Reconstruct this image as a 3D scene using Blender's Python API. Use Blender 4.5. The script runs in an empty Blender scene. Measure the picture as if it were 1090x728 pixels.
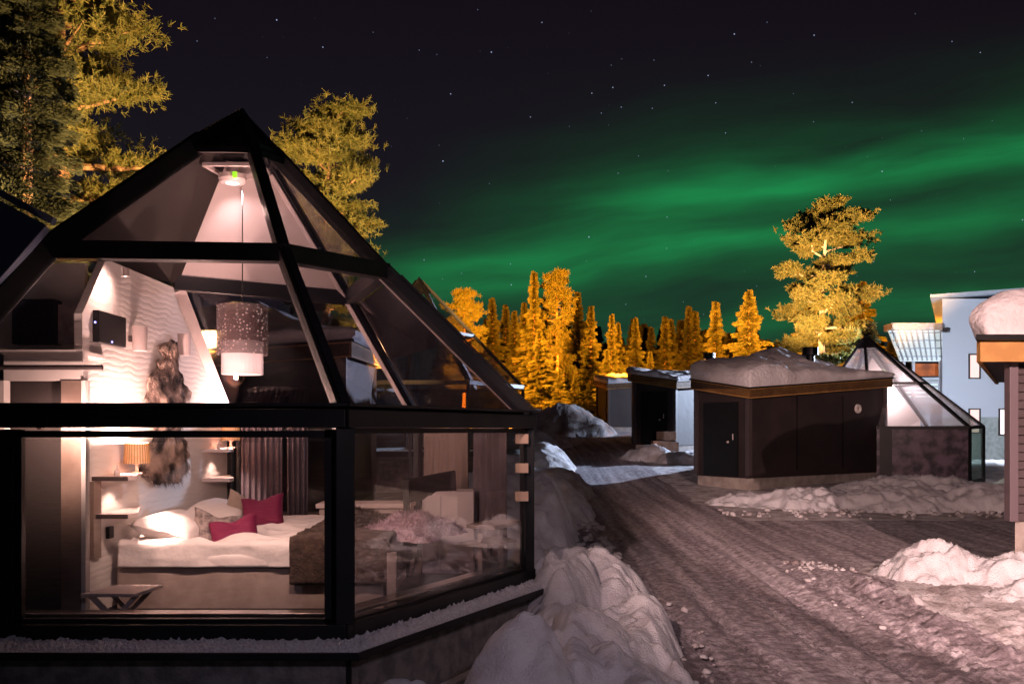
import bpy, math, random
import numpy as np
from mathutils import Vector, Matrix, noise as mnoise
random.seed(7); np.random.seed(7)
R = math.radians
S = bpy.context.scene
COL = S.collection

# ------------------------------------------------------------------ camera
F = 919.0
cam = bpy.data.cameras.new('camera'); camo = bpy.data.objects.new('camera', cam); COL.objects.link(camo)
camo.location = (0, 0, 0); camo.rotation_euler = (R(90), 0, 0)
cam.sensor_width = 36; cam.lens = 36 * F / 1090; cam.shift_y = (457 - 364) / 1090
cam.clip_start = 0.1; cam.clip_end = 2000
S.camera = camo
def at(px, py, Y):
    return Vector(((px - 545) / F * Y, Y, (457 - py) / F * Y))

S.view_settings.view_transform = 'Standard'; S.view_settings.look = 'None'
S.view_settings.exposure = 0.0; S.view_settings.gamma = 1

# ------------------------------------------------------------------ world: night sky with aurora and stars
W = bpy.data.worlds.new('World'); S.world = W; W.use_nodes = True
nt = W.node_tree; nt.nodes.clear()
class NG:
    def __init__(s, nt): s.nt = nt
    def n(s, t, **k):
        x = s.nt.nodes.new(t)
        for a, b in k.items(): setattr(x, a, b)
        return x
    def m(s, op, a, b=None, c=None, clamp=False):
        x = s.nt.nodes.new('ShaderNodeMath'); x.operation = op; x.use_clamp = clamp
        for i, q in enumerate((a, b, c)):
            if q is None: continue
            if isinstance(q, (int, float)): x.inputs[i].default_value = q
            else: s.nt.links.new(q, x.inputs[i])
        return x.outputs[0]
    def l(s, a, b): s.nt.links.new(a, b)
g = NG(nt)
tc = g.n('ShaderNodeTexCoord'); sep = g.n('ShaderNodeSeparateXYZ'); g.l(tc.outputs['Generated'], sep.inputs[0])
dy = g.m('MAXIMUM', sep.outputs[1], 0.25)
u = g.m('DIVIDE', sep.outputs[0], dy); v = g.m('DIVIDE', sep.outputs[2], dy)
cmb = g.n('ShaderNodeCombineXYZ'); g.l(g.m('MULTIPLY', u, 2.2), cmb.inputs[0]); g.l(g.m('MULTIPLY', v, 5.0), cmb.inputs[1])
nz = g.n('ShaderNodeTexNoise'); nz.inputs['Scale'].default_value = 1.6; nz.inputs['Detail'].default_value = 3; g.l(cmb.outputs[0], nz.inputs['Vector'])
wob = g.m('MULTIPLY', g.m('SUBTRACT', nz.outputs[0], 0.5), 0.055)
s_ = g.m('ADD', g.m('SUBTRACT', v, g.m('MULTIPLY', u, 0.13)), wob)
def band(c, w, a, u0=-9, u1=9, uw=.1):
    d = g.m('DIVIDE', g.m('SUBTRACT', s_, c), w)
    e = g.m('MULTIPLY', g.m('POWER', 2.71828, g.m('MULTIPLY', g.m('MULTIPLY', d, d), -1.0)), a)
    if u0 > -9: e = g.m('MULTIPLY', e, g.m('SMOOTHSTEP', u, u0 - uw, u0 + uw) if False else g.m('DIVIDE', g.m('SUBTRACT', u, u0 - uw), 2 * uw, clamp=True))
    if u1 < 9: e = g.m('MULTIPLY', e, g.m('DIVIDE', g.m('SUBTRACT', u1 + uw, u), 2 * uw, clamp=True))
    return e
tot = band(.185, .026, .85, -.14, .30, .10)
for b_ in (band(.232, .024, .50, .02, .24, .14), band(.248, .022, .95, .18, 9, .14), band(.265, .045, .28, .04, 9, .15), band(.192, .050, .36, -.19, 9, .08), band(.32, .05, .06, .05, 9, .2),
           band(.172, .018, .50, .22, 9, .12), band(.078, .024, .60, .12, 9, .15), band(.12, .05, .22, -.1, 9, .1)):
    tot = g.m('ADD', tot, b_)
nz2 = g.n('ShaderNodeTexNoise'); nz2.inputs['Scale'].default_value = 2.6; nz2.inputs['Detail'].default_value = 4
cmb2 = g.n('ShaderNodeCombineXYZ'); g.l(g.m('MULTIPLY', u, 1.3), cmb2.inputs[0]); g.l(g.m('MULTIPLY', s_, 9.0), cmb2.inputs[1]); g.l(cmb2.outputs[0], nz2.inputs['Vector'])
tot = g.m('MULTIPLY', tot, g.m('MULTIPLY_ADD', nz2.outputs[0], 2.6, -0.3, clamp=False))
aur = g.n('ShaderNodeVectorMath', operation='SCALE'); aur.inputs[0].default_value = (0.002, 0.125, 0.030); g.l(tot, aur.inputs['Scale'])
# base sky
up = g.n('ShaderNodeMix', data_type='RGBA'); g.l(g.m('MULTIPLY', v, 2.0, clamp=True), up.inputs[0])
up.inputs[6].default_value = (.012, .012, .017, 1); up.inputs[7].default_value = (.0072, .0048, .0082, 1)
# stars
vo = g.n('ShaderNodeTexVoronoi'); vo.inputs['Scale'].default_value = 92; g.l(tc.outputs['Generated'], vo.inputs['Vector'])
st = g.m('LESS_THAN', vo.outputs['Distance'], 0.056)
sepc = g.n('ShaderNodeSeparateColor'); g.l(vo.outputs['Color'], sepc.inputs[0])
sb = g.m('MULTIPLY', g.m('POWER', sepc.outputs[0], 5.0), .75)
stc = g.n('ShaderNodeVectorMath', operation='SCALE'); stc.inputs[0].default_value = (.55, .65, 1.0); g.l(g.m('MULTIPLY', st, sb), stc.inputs['Scale'])
a1 = g.n('ShaderNodeVectorMath', operation='ADD'); g.l(aur.outputs[0], a1.inputs[0]); g.l(up.outputs[2], a1.inputs[1])
a2 = g.n('ShaderNodeVectorMath', operation='ADD'); g.l(a1.outputs[0], a2.inputs[0]); g.l(stc.outputs[0], a2.inputs[1])
bg = g.n('ShaderNodeBackground'); g.l(a2.outputs[0], bg.inputs[0]); bg.inputs[1].default_value = 1.0
ow = g.n('ShaderNodeOutputWorld'); g.l(bg.outputs[0], ow.inputs[0])

# ------------------------------------------------------------------ lamps of the place (energies are tuned here)
PINK = (1, .64, .58); ORANGE = (1, .31, .018); BLUEW = (.62, .74, 1.0); WARM = (1, .63, .52)
def lamp(kind, loc, energy, color, aim=None, size=.1, angle=60, blend=.4):
    l = bpy.data.lights.new(kind.lower() + '_lamp', kind); l.energy = energy; l.color = color
    l.shadow_soft_size = size
    if kind == 'SPOT': l.spot_size = R(angle); l.spot_blend = blend
    o = bpy.data.objects.new(kind.lower() + '_lamp', l); COL.objects.link(o); o.location = loc
    if aim is not None:
        o.rotation_euler = (Vector(aim) - Vector(loc)).to_track_quat('-Z', 'Y').to_euler()
    return o
# path lamps behind the camera (pinkish) light the road, the banks and the dark cabin
lamp('SPOT', (4.2, -3.0, 3.4), 9000, PINK, (7.0, 11.5, -1.6), .06, 34, .18)
lamp('SPOT', (-3.2, -3.5, 3.8), 8000, PINK, (9, 16, -1.2), .10, 36, .5)
lamp('SPOT', (3.0, -3.6, 4.2), 560, PINK, (1.8, 13, -1.0), .10, 50, .7)
lamp('SPOT', (2.6, -4.5, 3.6), 430, (.80, .70, 1.0), (.3, 6.6, -1.6), .10, 40, .8)
# sodium floods on poles in front of the far wood
lamp('SPOT', (-1.5, 44, 6.0), 95000, ORANGE, (.5, 58, 4.5), .2, 100, .5)
lamp('SPOT', (9, 44, 5.5), 85000, ORANGE, (9.5, 60, 4), .2, 90, .5)
lamp('SPOT', (16, 43, 3.5), 95000, ORANGE, (18, 56, 4), .2, 100, .5)
lamp('SPOT', (10.5, 31, 3.8), 34000, (1, .52, .18), (14.2, 39.3, 7.5), .2, 52, .5)
# yellow flood under the trees left behind the igloo
lamp('SPOT', (-5.0, 12.2, 1.0), 17500, (1, .58, .20), (-10, 19, 6), .1, 105, .5)
lamp('SPOT', (-1.0, 15.5, .8), 10500, (1, .58, .20), (-4.7, 22.5, 6), .1, 70, .5)
# white floods by the pale building
lamp('SPOT', (20.6, 40.9, 4.6), 60000, BLUEW, (3.5, 28.5, -1.2), .10, 44, .3)
lamp('SPOT', (20.4, 40.9, 4.6), 9000, BLUEW, (4.5, 44.5, .5), .10, 24, .4)
lamp('SPOT', (20, 33.0, 1.5), 2500, (.76, .84, 1), (21.5, 44, 2.0), .2, 110, .5)

# ------------------------------------------------------------------ materials
MAT = {}
def mat(name, col=(.5, .5, .5), rough=.6, metal=0, spec=.5, emit=None, es=0, noise=None, bump=None, col2=None, nscale=5, isl=0, trans=None):
    m = bpy.data.materials.new(name); m.use_nodes = True; t = m.node_tree; h = NG(t)
    b = t.nodes['Principled BSDF']; b.inputs['Roughness'].default_value = rough; b.inputs['Metallic'].default_value = metal
    b.inputs['Specular IOR Level'].default_value = spec
    b.inputs['Base Color'].default_value = (*col, 1)
    tcn = h.n('ShaderNodeTexCoord')
    if col2 is not None:
        nn = h.n('ShaderNodeTexNoise'); nn.inputs['Scale'].default_value = nscale; nn.inputs['Detail'].default_value = 6
        h.l(tcn.outputs['Object'], nn.inputs['Vector'])
        cr = h.n('ShaderNodeValToRGB'); cr.color_ramp.elements[0].position = .38; cr.color_ramp.elements[1].position = .62
        cr.color_ramp.elements[0].color = (*col, 1); cr.color_ramp.elements[1].color = (*col2, 1)
        fac = nn.outputs[0]
        if isl:
            gi = h.n('ShaderNodeNewGeometry')
            fac = h.m('ADD', h.m('MULTIPLY', nn.outputs[0], 1 - isl), h.m('MULTIPLY', gi.outputs['Random Per Island'], isl))
        h.l(fac, cr.inputs[0]); h.l(cr.outputs[0], b.inputs['Base Color'])
    if bump:
        bn = h.n('ShaderNodeTexNoise'); bn.inputs['Scale'].default_value = bump[0]; bn.inputs['Detail'].default_value = 5
        h.l(tcn.outputs['Object'], bn.inputs['Vector'])
        bb = h.n('ShaderNodeBump'); bb.inputs['Strength'].default_value = bump[1]; bb.inputs['Distance'].default_value = bump[2]
        h.l(bn.outputs[0], bb.inputs['Height']); h.l(bb.outputs[0], b.inputs['Normal'])
    if emit: b.inputs['Emission Color'].default_value = (*emit, 1); b.inputs['Emission Strength'].default_value = es
    if trans:
        tr = h.n('ShaderNodeBsdfTranslucent'); mx = h.n('ShaderNodeMixShader'); mx.inputs[0].default_value = trans
        if col2 is not None: h.l(cr.outputs[0], tr.inputs[0])
        else: tr.inputs[0].default_value = (*col, 1)
        h.l(b.outputs[0], mx.inputs[1]); h.l(tr.outputs[0], mx.inputs[2]); h.l(mx.outputs[0], t.nodes['Material Output'].inputs[0])
    MAT[name] = m; return m
mat('black_metal', (.006, .006, .008), .42, spec=.35, bump=(60, .05, .01), col2=(.013, .012, .014), nscale=3)
mat('blue_metal', (.12, .15, .24), .5, col2=(.15, .18, .28), nscale=2)
mat('steel', (.55, .50, .48), .25, 1.0)
mat('concrete', (.13, .12, .115), .9, col2=(.24, .22, .20), nscale=9, bump=(40, .6, .02))
mat('plinth', (.30, .26, .23), .9, col2=(.42, .37, .33), nscale=4, bump=(40, .4, .02))
mat('snow', (.82, .82, .85), .75, col2=(.70, .68, .71), nscale=6, bump=(60, .7, .025))
mat('roof_snow', (.70, .67, .68), .8, col2=(.58, .54, .55), nscale=1.6, bump=(11, .7, .06))
mat('rough_snow', (.80, .79, .82), .8, col2=(.50, .45, .44), nscale=3.2, bump=(30, .8, .05))
mat('frost', (.62, .60, .62), .85, col2=(.80, .80, .82), nscale=60, bump=(110, 1.0, .02))
mat('dirty_bank', (.78, .77, .80), .8, col2=(.28, .22, .20), nscale=.9, bump=(9, .8, .1))
mat('dark_wall', (.022, .015, .015), .6, col2=(.034, .022, .022), nscale=1.3, bump=(3, .12, .05))
mat('door_black', (.006, .006, .007), .5, spec=.3)
mat('trim_dark', (.06, .045, .045), .5)
mat('fascia_wood', (.58, .31, .09), .65, col2=(.42, .21, .06), nscale=3, bump=(30, .2, .01))
mat('white_wall', (.74, .68, .64), .8, bump=(14, .25, .01))
mat('brown_panel', (.26, .19, .155), .5, col2=(.16, .11, .085), nscale=3)
mat('dark_room', (.03, .022, .02), .8)
mat('floor_wood', (.10, .06, .045), .45, col2=(.16, .10, .07), nscale=4)
mat('linen', (.78, .72, .70), .85, bump=(9, .35, .03))
mat('duvet', (.76, .70, .68), .85, bump=(5, .5, .05))
mat('bed_fabric', (.42, .33, .29), .9, col2=(.34, .26, .23), nscale=9)
mat('fuchsia', (.16, .003, .045), .75, bump=(60, .2, .01))
mat('grey_cushion', (.10, .08, .08), .9, col2=(.38, .32, .30), nscale=26)
mat('beige_cushion', (.34, .27, .22), .9)
mat('brown_throw', (.045, .028, .024), .95, col2=(.085, .055, .042), nscale=20, bump=(50, .6, .02))
mat('pale_fur', (.62, .46, .52), .95, col2=(.34, .22, .26), nscale=9, bump=(50, .9, .03))
mat('hide', (.018, .011, .009), .95, col2=(.42, .30, .24), nscale=5.5, bump=(60, .8, .02))
mat('curtain_dark', (.11, .085, .10), .8, col2=(.07, .05, .06), nscale=3)
mat('curtain_pale', (.32, .24, .21), .8, trans=.4)
mat('cabinet_white', (.60, .50, .48), .5)
mat('lamp_shade', (.75, .45, .28), .8, emit=(1, .52, .28), es=.35, col2=(.6, .32, .18), nscale=30)
mat('glow_white', (.9, .8, .75), .6, emit=(1, .80, .72), es=2.2)
mat('green_led', (.1, .5, .02), .5, emit=(.35, 1, .02), es=1.6)
mat('blue_led', (.2, .2, .8), .5, emit=(.35, .35, 1), es=5)
mat('bark', (.13, .08, .055), .9, col2=(.20, .12, .08), nscale=8, bump=(20, .8, .03))
mat('pine_bark', (.24, .13, .08), .9, col2=(.34, .20, .12), nscale=5, bump=(20, .8, .03))
mat('pale_bark', (.55, .44, .36), .9)
mat('needles', (.055, .075, .018), .7, col2=(.11, .10, .028), nscale=1.2, isl=.5, trans=.25)
mat('pine_needles', (.075, .09, .020), .7, col2=(.19, .165, .045), nscale=.8, isl=.5, trans=.25)
mat('dark_needles', (.010, .016, .008), .8, col2=(.026, .032, .014), nscale=1.2, isl=.5, trans=.15)
mat('white_paint', (.64, .68, .75), .7, bump=(2, .15, .03))
mat('stone_clad', (.34, .38, .36), .8, col2=(.46, .50, .48), nscale=5, bump=(12, .5, .03))
mat('warm_window', (.7, .5, .45), .4, emit=(1, .66, .58), es=.85)
mat('bright_window', (.9, .85, .85), .4, emit=(1, .88, .86), es=1.1)
mat('orange_room', (.4, .1, .02), .5, emit=(1, .22, .04), es=.20, col2=(.05, .02, .01), nscale=2)
mat('wood_crate', (.45, .25, .16), .8, col2=(.34, .18, .11), nscale=6)
mat('siding', (.06, .042, .044), .6, col2=(.08, .056, .06), nscale=4)
mat('post_paint', (.14, .105, .12), .5)
mat('pipe', (.02, .02, .022), .4, 1.0)
mat('lit_gap_cream', (.72, .50, .36), .6)  # pale colour stands in for light showing through gaps
mat('cool_window', (.7, .8, .8), .4, emit=(.72, .95, .88), es=.9)
mat('canopy_glow', (.7, .75, .78), .5, emit=(.74, .90, .92), es=.55)  # emission stands in for light shining up through the wing canopy
mat('mirror_grey', (.34, .26, .26), .3, col2=(.20, .15, .16), nscale=12)

def glass_mat(name, tint=(.93, .93, .93), rough=.0, wav=0.0, drops=False, refl=1.0):
    m = bpy.data.materials.new(name); m.use_nodes = True; t = m.node_tree; h = NG(t); t.nodes.clear()
    out = h.n('ShaderNodeOutputMaterial'); tr = h.n('ShaderNodeBsdfTransparent'); tr.inputs[0].default_value = (*tint, 1)
    gl = h.n('ShaderNodeBsdfGlossy'); gl.inputs['Roughness'].default_value = rough; gl.inputs[0].default_value = (.95, .95, .97, 1)
    ge = h.n('ShaderNodeNewGeometry'); dt = h.n('ShaderNodeVectorMath', operation='DOT_PRODUCT'); h.l(ge.outputs['Incoming'], dt.inputs[0]); h.l(ge.outputs['Normal'], dt.inputs[1])
    frv = h.m('MULTIPLY_ADD', h.m('POWER', h.m('SUBTRACT', 1.0, h.m('ABSOLUTE', dt.outputs['Value']), clamp=True), 5.0), .94, .045)
    tcn = h.n('ShaderNodeTexCoord')
    nn = h.n('ShaderNodeTexNoise'); nn.inputs['Scale'].default_value = 1.5; h.l(tcn.outputs['Object'], nn.inputs['Vector'])
    bb = h.n('ShaderNodeBump'); bb.inputs['Strength'].default_value = wav; bb.inputs['Distance'].default_value = .01; h.l(nn.outputs[0], bb.inputs['Height'])
    h.l(bb.outputs[0], gl.inputs['Normal'])
    mx = h.n('ShaderNodeMixShader'); h.l(h.m('MULTIPLY', frv, refl), mx.inputs[0]); h.l(tr.outputs[0], mx.inputs[1]); h.l(gl.outputs[0], mx.inputs[2])
    last = mx.outputs[0]
    if drops:   # condensation running down the lower part of the pane
        mp = h.n('ShaderNodeMapping'); mp.inputs['Scale'].default_value = (150, 150, 60); h.l(tcn.outputs['Object'], mp.inputs[0])
        d = h.n('ShaderNodeTexNoise'); d.inputs['Scale'].default_value = 1; d.inputs['Detail'].default_value = 3; h.l(mp.outputs[0], d.inputs['Vector'])
        sp = h.n('ShaderNodeSeparateXYZ'); h.l(tcn.outputs['Object'], sp.inputs[0])
        fade = h.m('DIVIDE', h.m('SUBTRACT', 1.45, sp.outputs[2]), 1.0, clamp=True)
        k = h.m('MULTIPLY', h.m('MULTIPLY', h.m('SUBTRACT', d.outputs[0], .60, clamp=True), 2.5, clamp=True), h.m('MULTIPLY', fade, .55), clamp=True)
        df = h.n('ShaderNodeBsdfDiffuse'); df.inputs[0].default_value = (.55, .5, .5, 1)
        m2 = h.n('ShaderNodeMixShader'); h.l(k, m2.inputs[0]); h.l(last, m2.inputs[1]); h.l(df.outputs[0], m2.inputs[2]); last = m2.outputs[0]
    h.l(last, out.inputs[0]); MAT[name] = m; return m
glass_mat('glass', refl=.9)
glass_mat('glass_wet', wav=.08, drops=True, refl=1.1)
glass_mat('roof_glass', tint=(.86, .84, .86), refl=1.2)
glass_mat('glass_fog')
t_ = MAT['glass_fog'].node_tree; h_ = NG(t_); o_ = [n for n in t_.nodes if n.type == 'OUTPUT_MATERIAL'][0]; src = o_.inputs[0].links[0].from_socket
df = h_.n('ShaderNodeBsdfDiffuse'); df.inputs[0].default_value = (.8, .72, .74, 1); tl = h_.n('ShaderNodeBsdfTranslucent'); tl.inputs[0].default_value = (.8, .72, .74, 1)
ad = h_.n('ShaderNodeMixShader'); h_.l(df.outputs[0], ad.inputs[1]); h_.l(tl.outputs[0], ad.inputs[2]); m2_ = h_.n('ShaderNodeMixShader'); m2_.inputs[0].default_value = .13
h_.l(src, m2_.inputs[1]); h_.l(ad.outputs[0], m2_.inputs[2]); h_.l(m2_.outputs[0], o_.inputs[0])
glass_mat('glass_green', tint=(.72, .82, .76))

# textured head wall: wavy horizontal relief
m = mat('relief_wall', (.76, .70, .66), .8); t = m.node_tree; h = NG(t)
tcn = h.n('ShaderNodeTexCoord'); mp = h.n('ShaderNodeMapping'); mp.inputs['Scale'].default_value = (1, 1, 1); h.l(tcn.outputs['Object'], mp.inputs[0])
wv = h.n('ShaderNodeTexWave'); wv.bands_direction = 'Z'; wv.inputs['Scale'].default_value = 6.5; wv.inputs['Distortion'].default_value = 5.0
wv.inputs['Detail'].default_value = 2; wv.inputs['Detail Scale'].default_value = .9; h.l(mp.outputs[0], wv.inputs['Vector'])
bb = h.n('ShaderNodeBump'); bb.inputs['Strength'].default_value = .30; bb.inputs['Distance'].default_value = .006
h.l(h.m('POWER', wv.outputs[1], .35), bb.inputs['Height']); h.l(bb.outputs[0], t.nodes['Principled BSDF'].inputs['Normal'])
# dark pane with a frosty mottled film
m = mat('film_pane', (.03, .022, .035), .25, col2=(.20, .14, .19), nscale=3.5)
# sparkling perforated drum
m = mat('sparkle', (.16, .10, .10), .5); t = m.node_tree; h = NG(t)
tcn = h.n('ShaderNodeTexCoord'); vo = h.n('ShaderNodeTexVoronoi'); vo.inputs['Scale'].default_value = 38; h.l(tcn.outputs['Object'], vo.inputs['Vector'])
sc = h.n('ShaderNodeSeparateColor'); h.l(vo.outputs['Color'], sc.inputs[0])
e = h.m('MULTIPLY', h.m('MULTIPLY', h.m('LESS_THAN', vo.outputs['Distance'], .33), h.m('GREATER_THAN', sc.outputs[0], .5)), .8)
b = t.nodes['Principled BSDF']; b.inputs['Emission Color'].default_value = (1, .72, .62, 1); h.l(e, b.inputs['Emission Strength'])
tr = h.n('ShaderNodeBsdfTransparent'); mx = h.n('ShaderNodeMixShader'); mx.inputs[0].default_value = .5; h.l(tr.outputs[0], mx.inputs[1]); h.l(b.outputs[0], mx.inputs[2]); h.l(mx.outputs[0], t.nodes['Material Output'].inputs[0])
m = mat('frosted', (.7, .62, .6), .4); t = m.node_tree; h = NG(t); tr = h.n('ShaderNodeBsdfTransparent'); mx = h.n('ShaderNodeMixShader'); mx.inputs[0].default_value = .4; h.l(tr.outputs[0], mx.inputs[1]); h.l(t.nodes['Principled BSDF'].outputs[0], mx.inputs[2]); h.l(mx.outputs[0], t.nodes['Material Output'].inputs[0])

# ground materials
def ground_mat(name, c1, c2, c3, sc, bs, track=False):
    m = bpy.data.materials.new(name); m.use_nodes = True; t = m.node_tree; h = NG(t); b = t.nodes['Principled BSDF']
    b.inputs['Roughness'].default_value = .8
    tcn = h.n('ShaderNodeTexCoord'); n1 = h.n('ShaderNodeTexNoise'); n1.inputs['Scale'].default_value = sc; n1.inputs['Detail'].default_value = 8
    n1.inputs['Roughness'].default_value = .62; h.l(tcn.outputs['Object'], n1.inputs['Vector'])
    cr = h.n('ShaderNodeValToRGB'); E = cr.color_ramp.elements; E[0].position = .36; E[0].color = (*c1, 1); E[1].position = .66; E[1].color = (*c3, 1)
    x = E.new(.5); x.color = (*c2, 1)
    h.l(n1.outputs[0], cr.inputs[0]); h.l(cr.outputs[0], b.inputs['Base Color'])
    n2 = h.n('ShaderNodeTexNoise'); n2.inputs['Scale'].default_value = 42; n2.inputs['Detail'].default_value = 7; n2.inputs['Roughness'].default_value = .65; h.l(tcn.outputs['Object'], n2.inputs['Vector'])
    bb = h.n('ShaderNodeBump'); bb.inputs['Strength'].default_value = bs; bb.inputs['Distance'].default_value = .03; h.l(n2.outputs[0], bb.inputs['Height'])
    last = bb
    if track:   # fine tyre tread, across the direction of travel
        mp = h.n('ShaderNodeMapping'); mp.inputs['Scale'].default_value = (16, 16, 1); h.l(tcn.outputs['Object'], mp.inputs[0])
        vo = h.n('ShaderNodeTexVoronoi'); vo.inputs['Scale'].default_value = 1; h.l(mp.outputs[0], vo.inputs['Vector'])
        mp2 = h.n('ShaderNodeMapping'); mp2.inputs['Scale'].default_value = (5.5, .22, 1); h.l(tcn.outputs['Object'], mp2.inputs[0])
        n3 = h.n('ShaderNodeTexNoise'); n3.inputs['Scale'].default_value = 1; n3.inputs['Detail'].default_value = 3; h.l(mp2.outputs[0], n3.inputs['Vector'])
        h.l(h.m('ADD', h.m('MULTIPLY', n1.outputs[0], .62), h.m('MULTIPLY', n3.outputs[0], .38)), cr.inputs[0]); E[0].position = .40; E[2].position = .62
        b2 = h.n('ShaderNodeBump'); b2.inputs['Strength'].default_value = .4; b2.inputs['Distance'].default_value = .02
        h.l(vo.outputs['Distance'], b2.inputs['Height']); h.l(bb.outputs[0], b2.inputs['Normal']); last = b2
    h.l(last.outputs[0], b.inputs['Normal']); MAT[name] = m
ground_mat('road_snow', (.17, .14, .155), (.34, .295, .32), (.64, .59, .63), 12, .8, True)
ground_mat('ground_snow', (.30, .25, .25), (.60, .56, .57), (.80, .79, .81), 3.2, .8)

# ------------------------------------------------------------------ helpers
def tag(o, label=None, cat=None, group=None, kind=None):
    if label: o['label'] = label
    if cat: o['category'] = cat
    if group: o['group'] = group
    if kind: o['kind'] = kind
    return o
ORG = {}
def empty(name, loc):
    o = bpy.data.objects.new(name, None); COL.objects.link(o); o.location = loc; o.empty_display_size = .3
    ORG[o.name] = Vector(loc); return o
def origin_of(p):
    while p.parent: p = p.parent
    return ORG.get(p.name, p.location)
class MB:
    def __init__(s): s.v = []; s.f = []
    def add(s, vs, fs):
        k = len(s.v); s.v += [tuple(x) for x in vs]; s.f += [tuple(i + k for i in f) for f in fs]; return s
    def box(s, c, d, rz=0):
        c = Vector(c); M = Matrix.Rotation(rz, 3, 'Z'); vs = []
        for z in (-1, 1):
            for x, y in ((-1, -1), (1, -1), (1, 1), (-1, 1)): vs.append(c + M @ Vector((x * d[0] / 2, y * d[1] / 2, z * d[2] / 2)))
        return s.add(vs, [(3, 2, 1, 0), (4, 5, 6, 7), (0, 1, 5, 4), (1, 2, 6, 5), (2, 3, 7, 6), (3, 0, 4, 7)])
    def beam(s, a, b, w, h, up=(0, 0, 1), ext=0):
        a = Vector(a); b = Vector(b); d = (b - a).normalized(); a = a - d * ext; b = b + d * ext
        sd = d.cross(Vector(up)).normalized(); uu = sd.cross(d).normalized(); vs = []
        for p in (a, b):
            for x, y in ((-1, -1), (1, -1), (1, 1), (-1, 1)): vs.append(p + sd * x * w / 2 + uu * y * h / 2)
        return s.add(vs, [(3, 2, 1, 0), (4, 5, 6, 7), (0, 1, 5, 4), (1, 2, 6, 5), (2, 3, 7, 6), (3, 0, 4, 7)])
    def slab(s, pts, t):
        pts = [Vector(p) for p in pts]; n = Vector((0, 0, 0))
        for i in range(len(pts)): n += pts[i].cross(pts[(i + 1) % len(pts)])
        n.normalize(); k = len(pts); vs = [p + n * t / 2 for p in pts] + [p - n * t / 2 for p in pts]
        fs = [(0, i, i + 1) for i in range(1, k - 1)] + [(k, k + i + 1, k + i) for i in range(1, k - 1)] + [(i, i + k, (i + 1) % k + k, (i + 1) % k) for i in range(k)]
        return s.add(vs, fs)
    def prism(s, poly, z0, z1):
        k = len(poly); z0 = [z0] * k if isinstance(z0, (int, float)) else z0; z1 = [z1] * k if isinstance(z1, (int, float)) else z1
        vs = [(p[0], p[1], a) for p, a in zip(poly, z0)] + [(p[0], p[1], a) for p, a in zip(poly, z1)]
        return s.add(vs, [tuple(range(k - 1, -1, -1)), tuple(range(k, 2 * k))] + [(i, (i + 1) % k, (i + 1) % k + k, i + k) for i in range(k)])
    def tube(s, pts, rad, n=7):
        pts = [Vector(p) for p in pts]; vs = []; fs = []
        for i, p in enumerate(pts):
            d = (pts[min(i + 1, len(pts) - 1)] - pts[max(i - 1, 0)]).normalized()
            a = d.orthogonal().normalized() if abs(d.z) < .9 else Vector((1, 0, 0)); a = (a - d * a.dot(d)).normalized(); b = d.cross(a)
            r = rad[i] if hasattr(rad, '__len__') else rad
            for j in range(n): q = 2 * math.pi * j / n; vs.append(p + (a * math.cos(q) + b * math.sin(q)) * r)
        for i in range(len(pts) - 1):
            for j in range(n): fs.append((i * n + j, i * n + (j + 1) % n, (i + 1) * n + (j + 1) % n, (i + 1) * n + j))
        fs.append(tuple(range(n - 1, -1, -1))); fs.append(tuple(range((len(pts) - 1) * n, len(pts) * n)))
        return s.add(vs, fs)
    def lathe(s, c, prof, n=24, axis='Z'):
        c = Vector(c); vs = []; fs = []
        for r, z in prof:
            for j in range(n):
                q = 2 * math.pi * j / n
                if axis == 'Z': vs.append(c + Vector((r * math.cos(q), r * math.sin(q), z)))
                elif axis == 'X': vs.append(c + Vector((z, r * math.cos(q), r * math.sin(q))))
                else: vs.append(c + Vector((r * math.cos(q), z, r * math.sin(q))))
        for i in range(len(prof) - 1):
            for j in range(n): fs.append((i * n + j, i * n + (j + 1) % n, (i + 1) * n + (j + 1) % n, (i + 1) * n + j))
        return s.add(vs, fs)
    def grid(s, fn, nu, nv):
        vs = [fn(i / (nu - 1), j / (nv - 1)) for j in range(nv) for i in range(nu)]
        return s.add(vs, [(j * nu + i, j * nu + i + 1, (j + 1) * nu + i + 1, (j + 1) * nu + i) for j in range(nv - 1) for i in range(nu - 1)])
    def build(s, name, m, parent=None, smooth=False, bevel=0, solid=0):
        o0 = origin_of(parent) if parent else None
        me = bpy.data.meshes.new(name); vs = [(Vector(p) - o0) for p in s.v] if parent else s.v
        me.from_pydata([tuple(p) for p in vs], [], s.f); me.update()
        me.materials.append(MAT[m] if isinstance(m, str) else m)
        o = bpy.data.objects.new(name, me); COL.objects.link(o)
        if parent: o.parent = parent
        if smooth: me.polygons.foreach_set('use_smooth', [True] * len(me.polygons))
        if solid: q = o.modifiers.new('solid', 'SOLIDIFY'); q.thickness = solid; q.offset = 0
        if bevel: q = o.modifiers.new('bevel', 'BEVEL'); q.width = bevel; q.segments = 2; q.limit_method = 'ANGLE'
        return o
def np_mesh(name, V, Fa, m, parent=None, smooth=False):
    me = bpy.data.meshes.new(name); k = Fa.shape[1]
    me.vertices.add(len(V)); me.vertices.foreach_set('co', V.astype(np.float32).ravel())
    me.loops.add(Fa.size); me.loops.foreach_set('vertex_index', Fa.astype(np.int32).ravel())
    me.polygons.add(len(Fa)); me.polygons.foreach_set('loop_start', np.arange(0, Fa.size, k, dtype=np.int32)); me.polygons.foreach_set('loop_total', np.full(len(Fa), k, np.int32))
    if smooth: me.polygons.foreach_set('use_smooth', np.ones(len(Fa), bool))
    me.update(calc_edges=True); me.validate()
    me.materials.append(MAT[m]); o = bpy.data.objects.new(name, me); COL.objects.link(o)
    if parent: o.parent = parent
    return o
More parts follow.
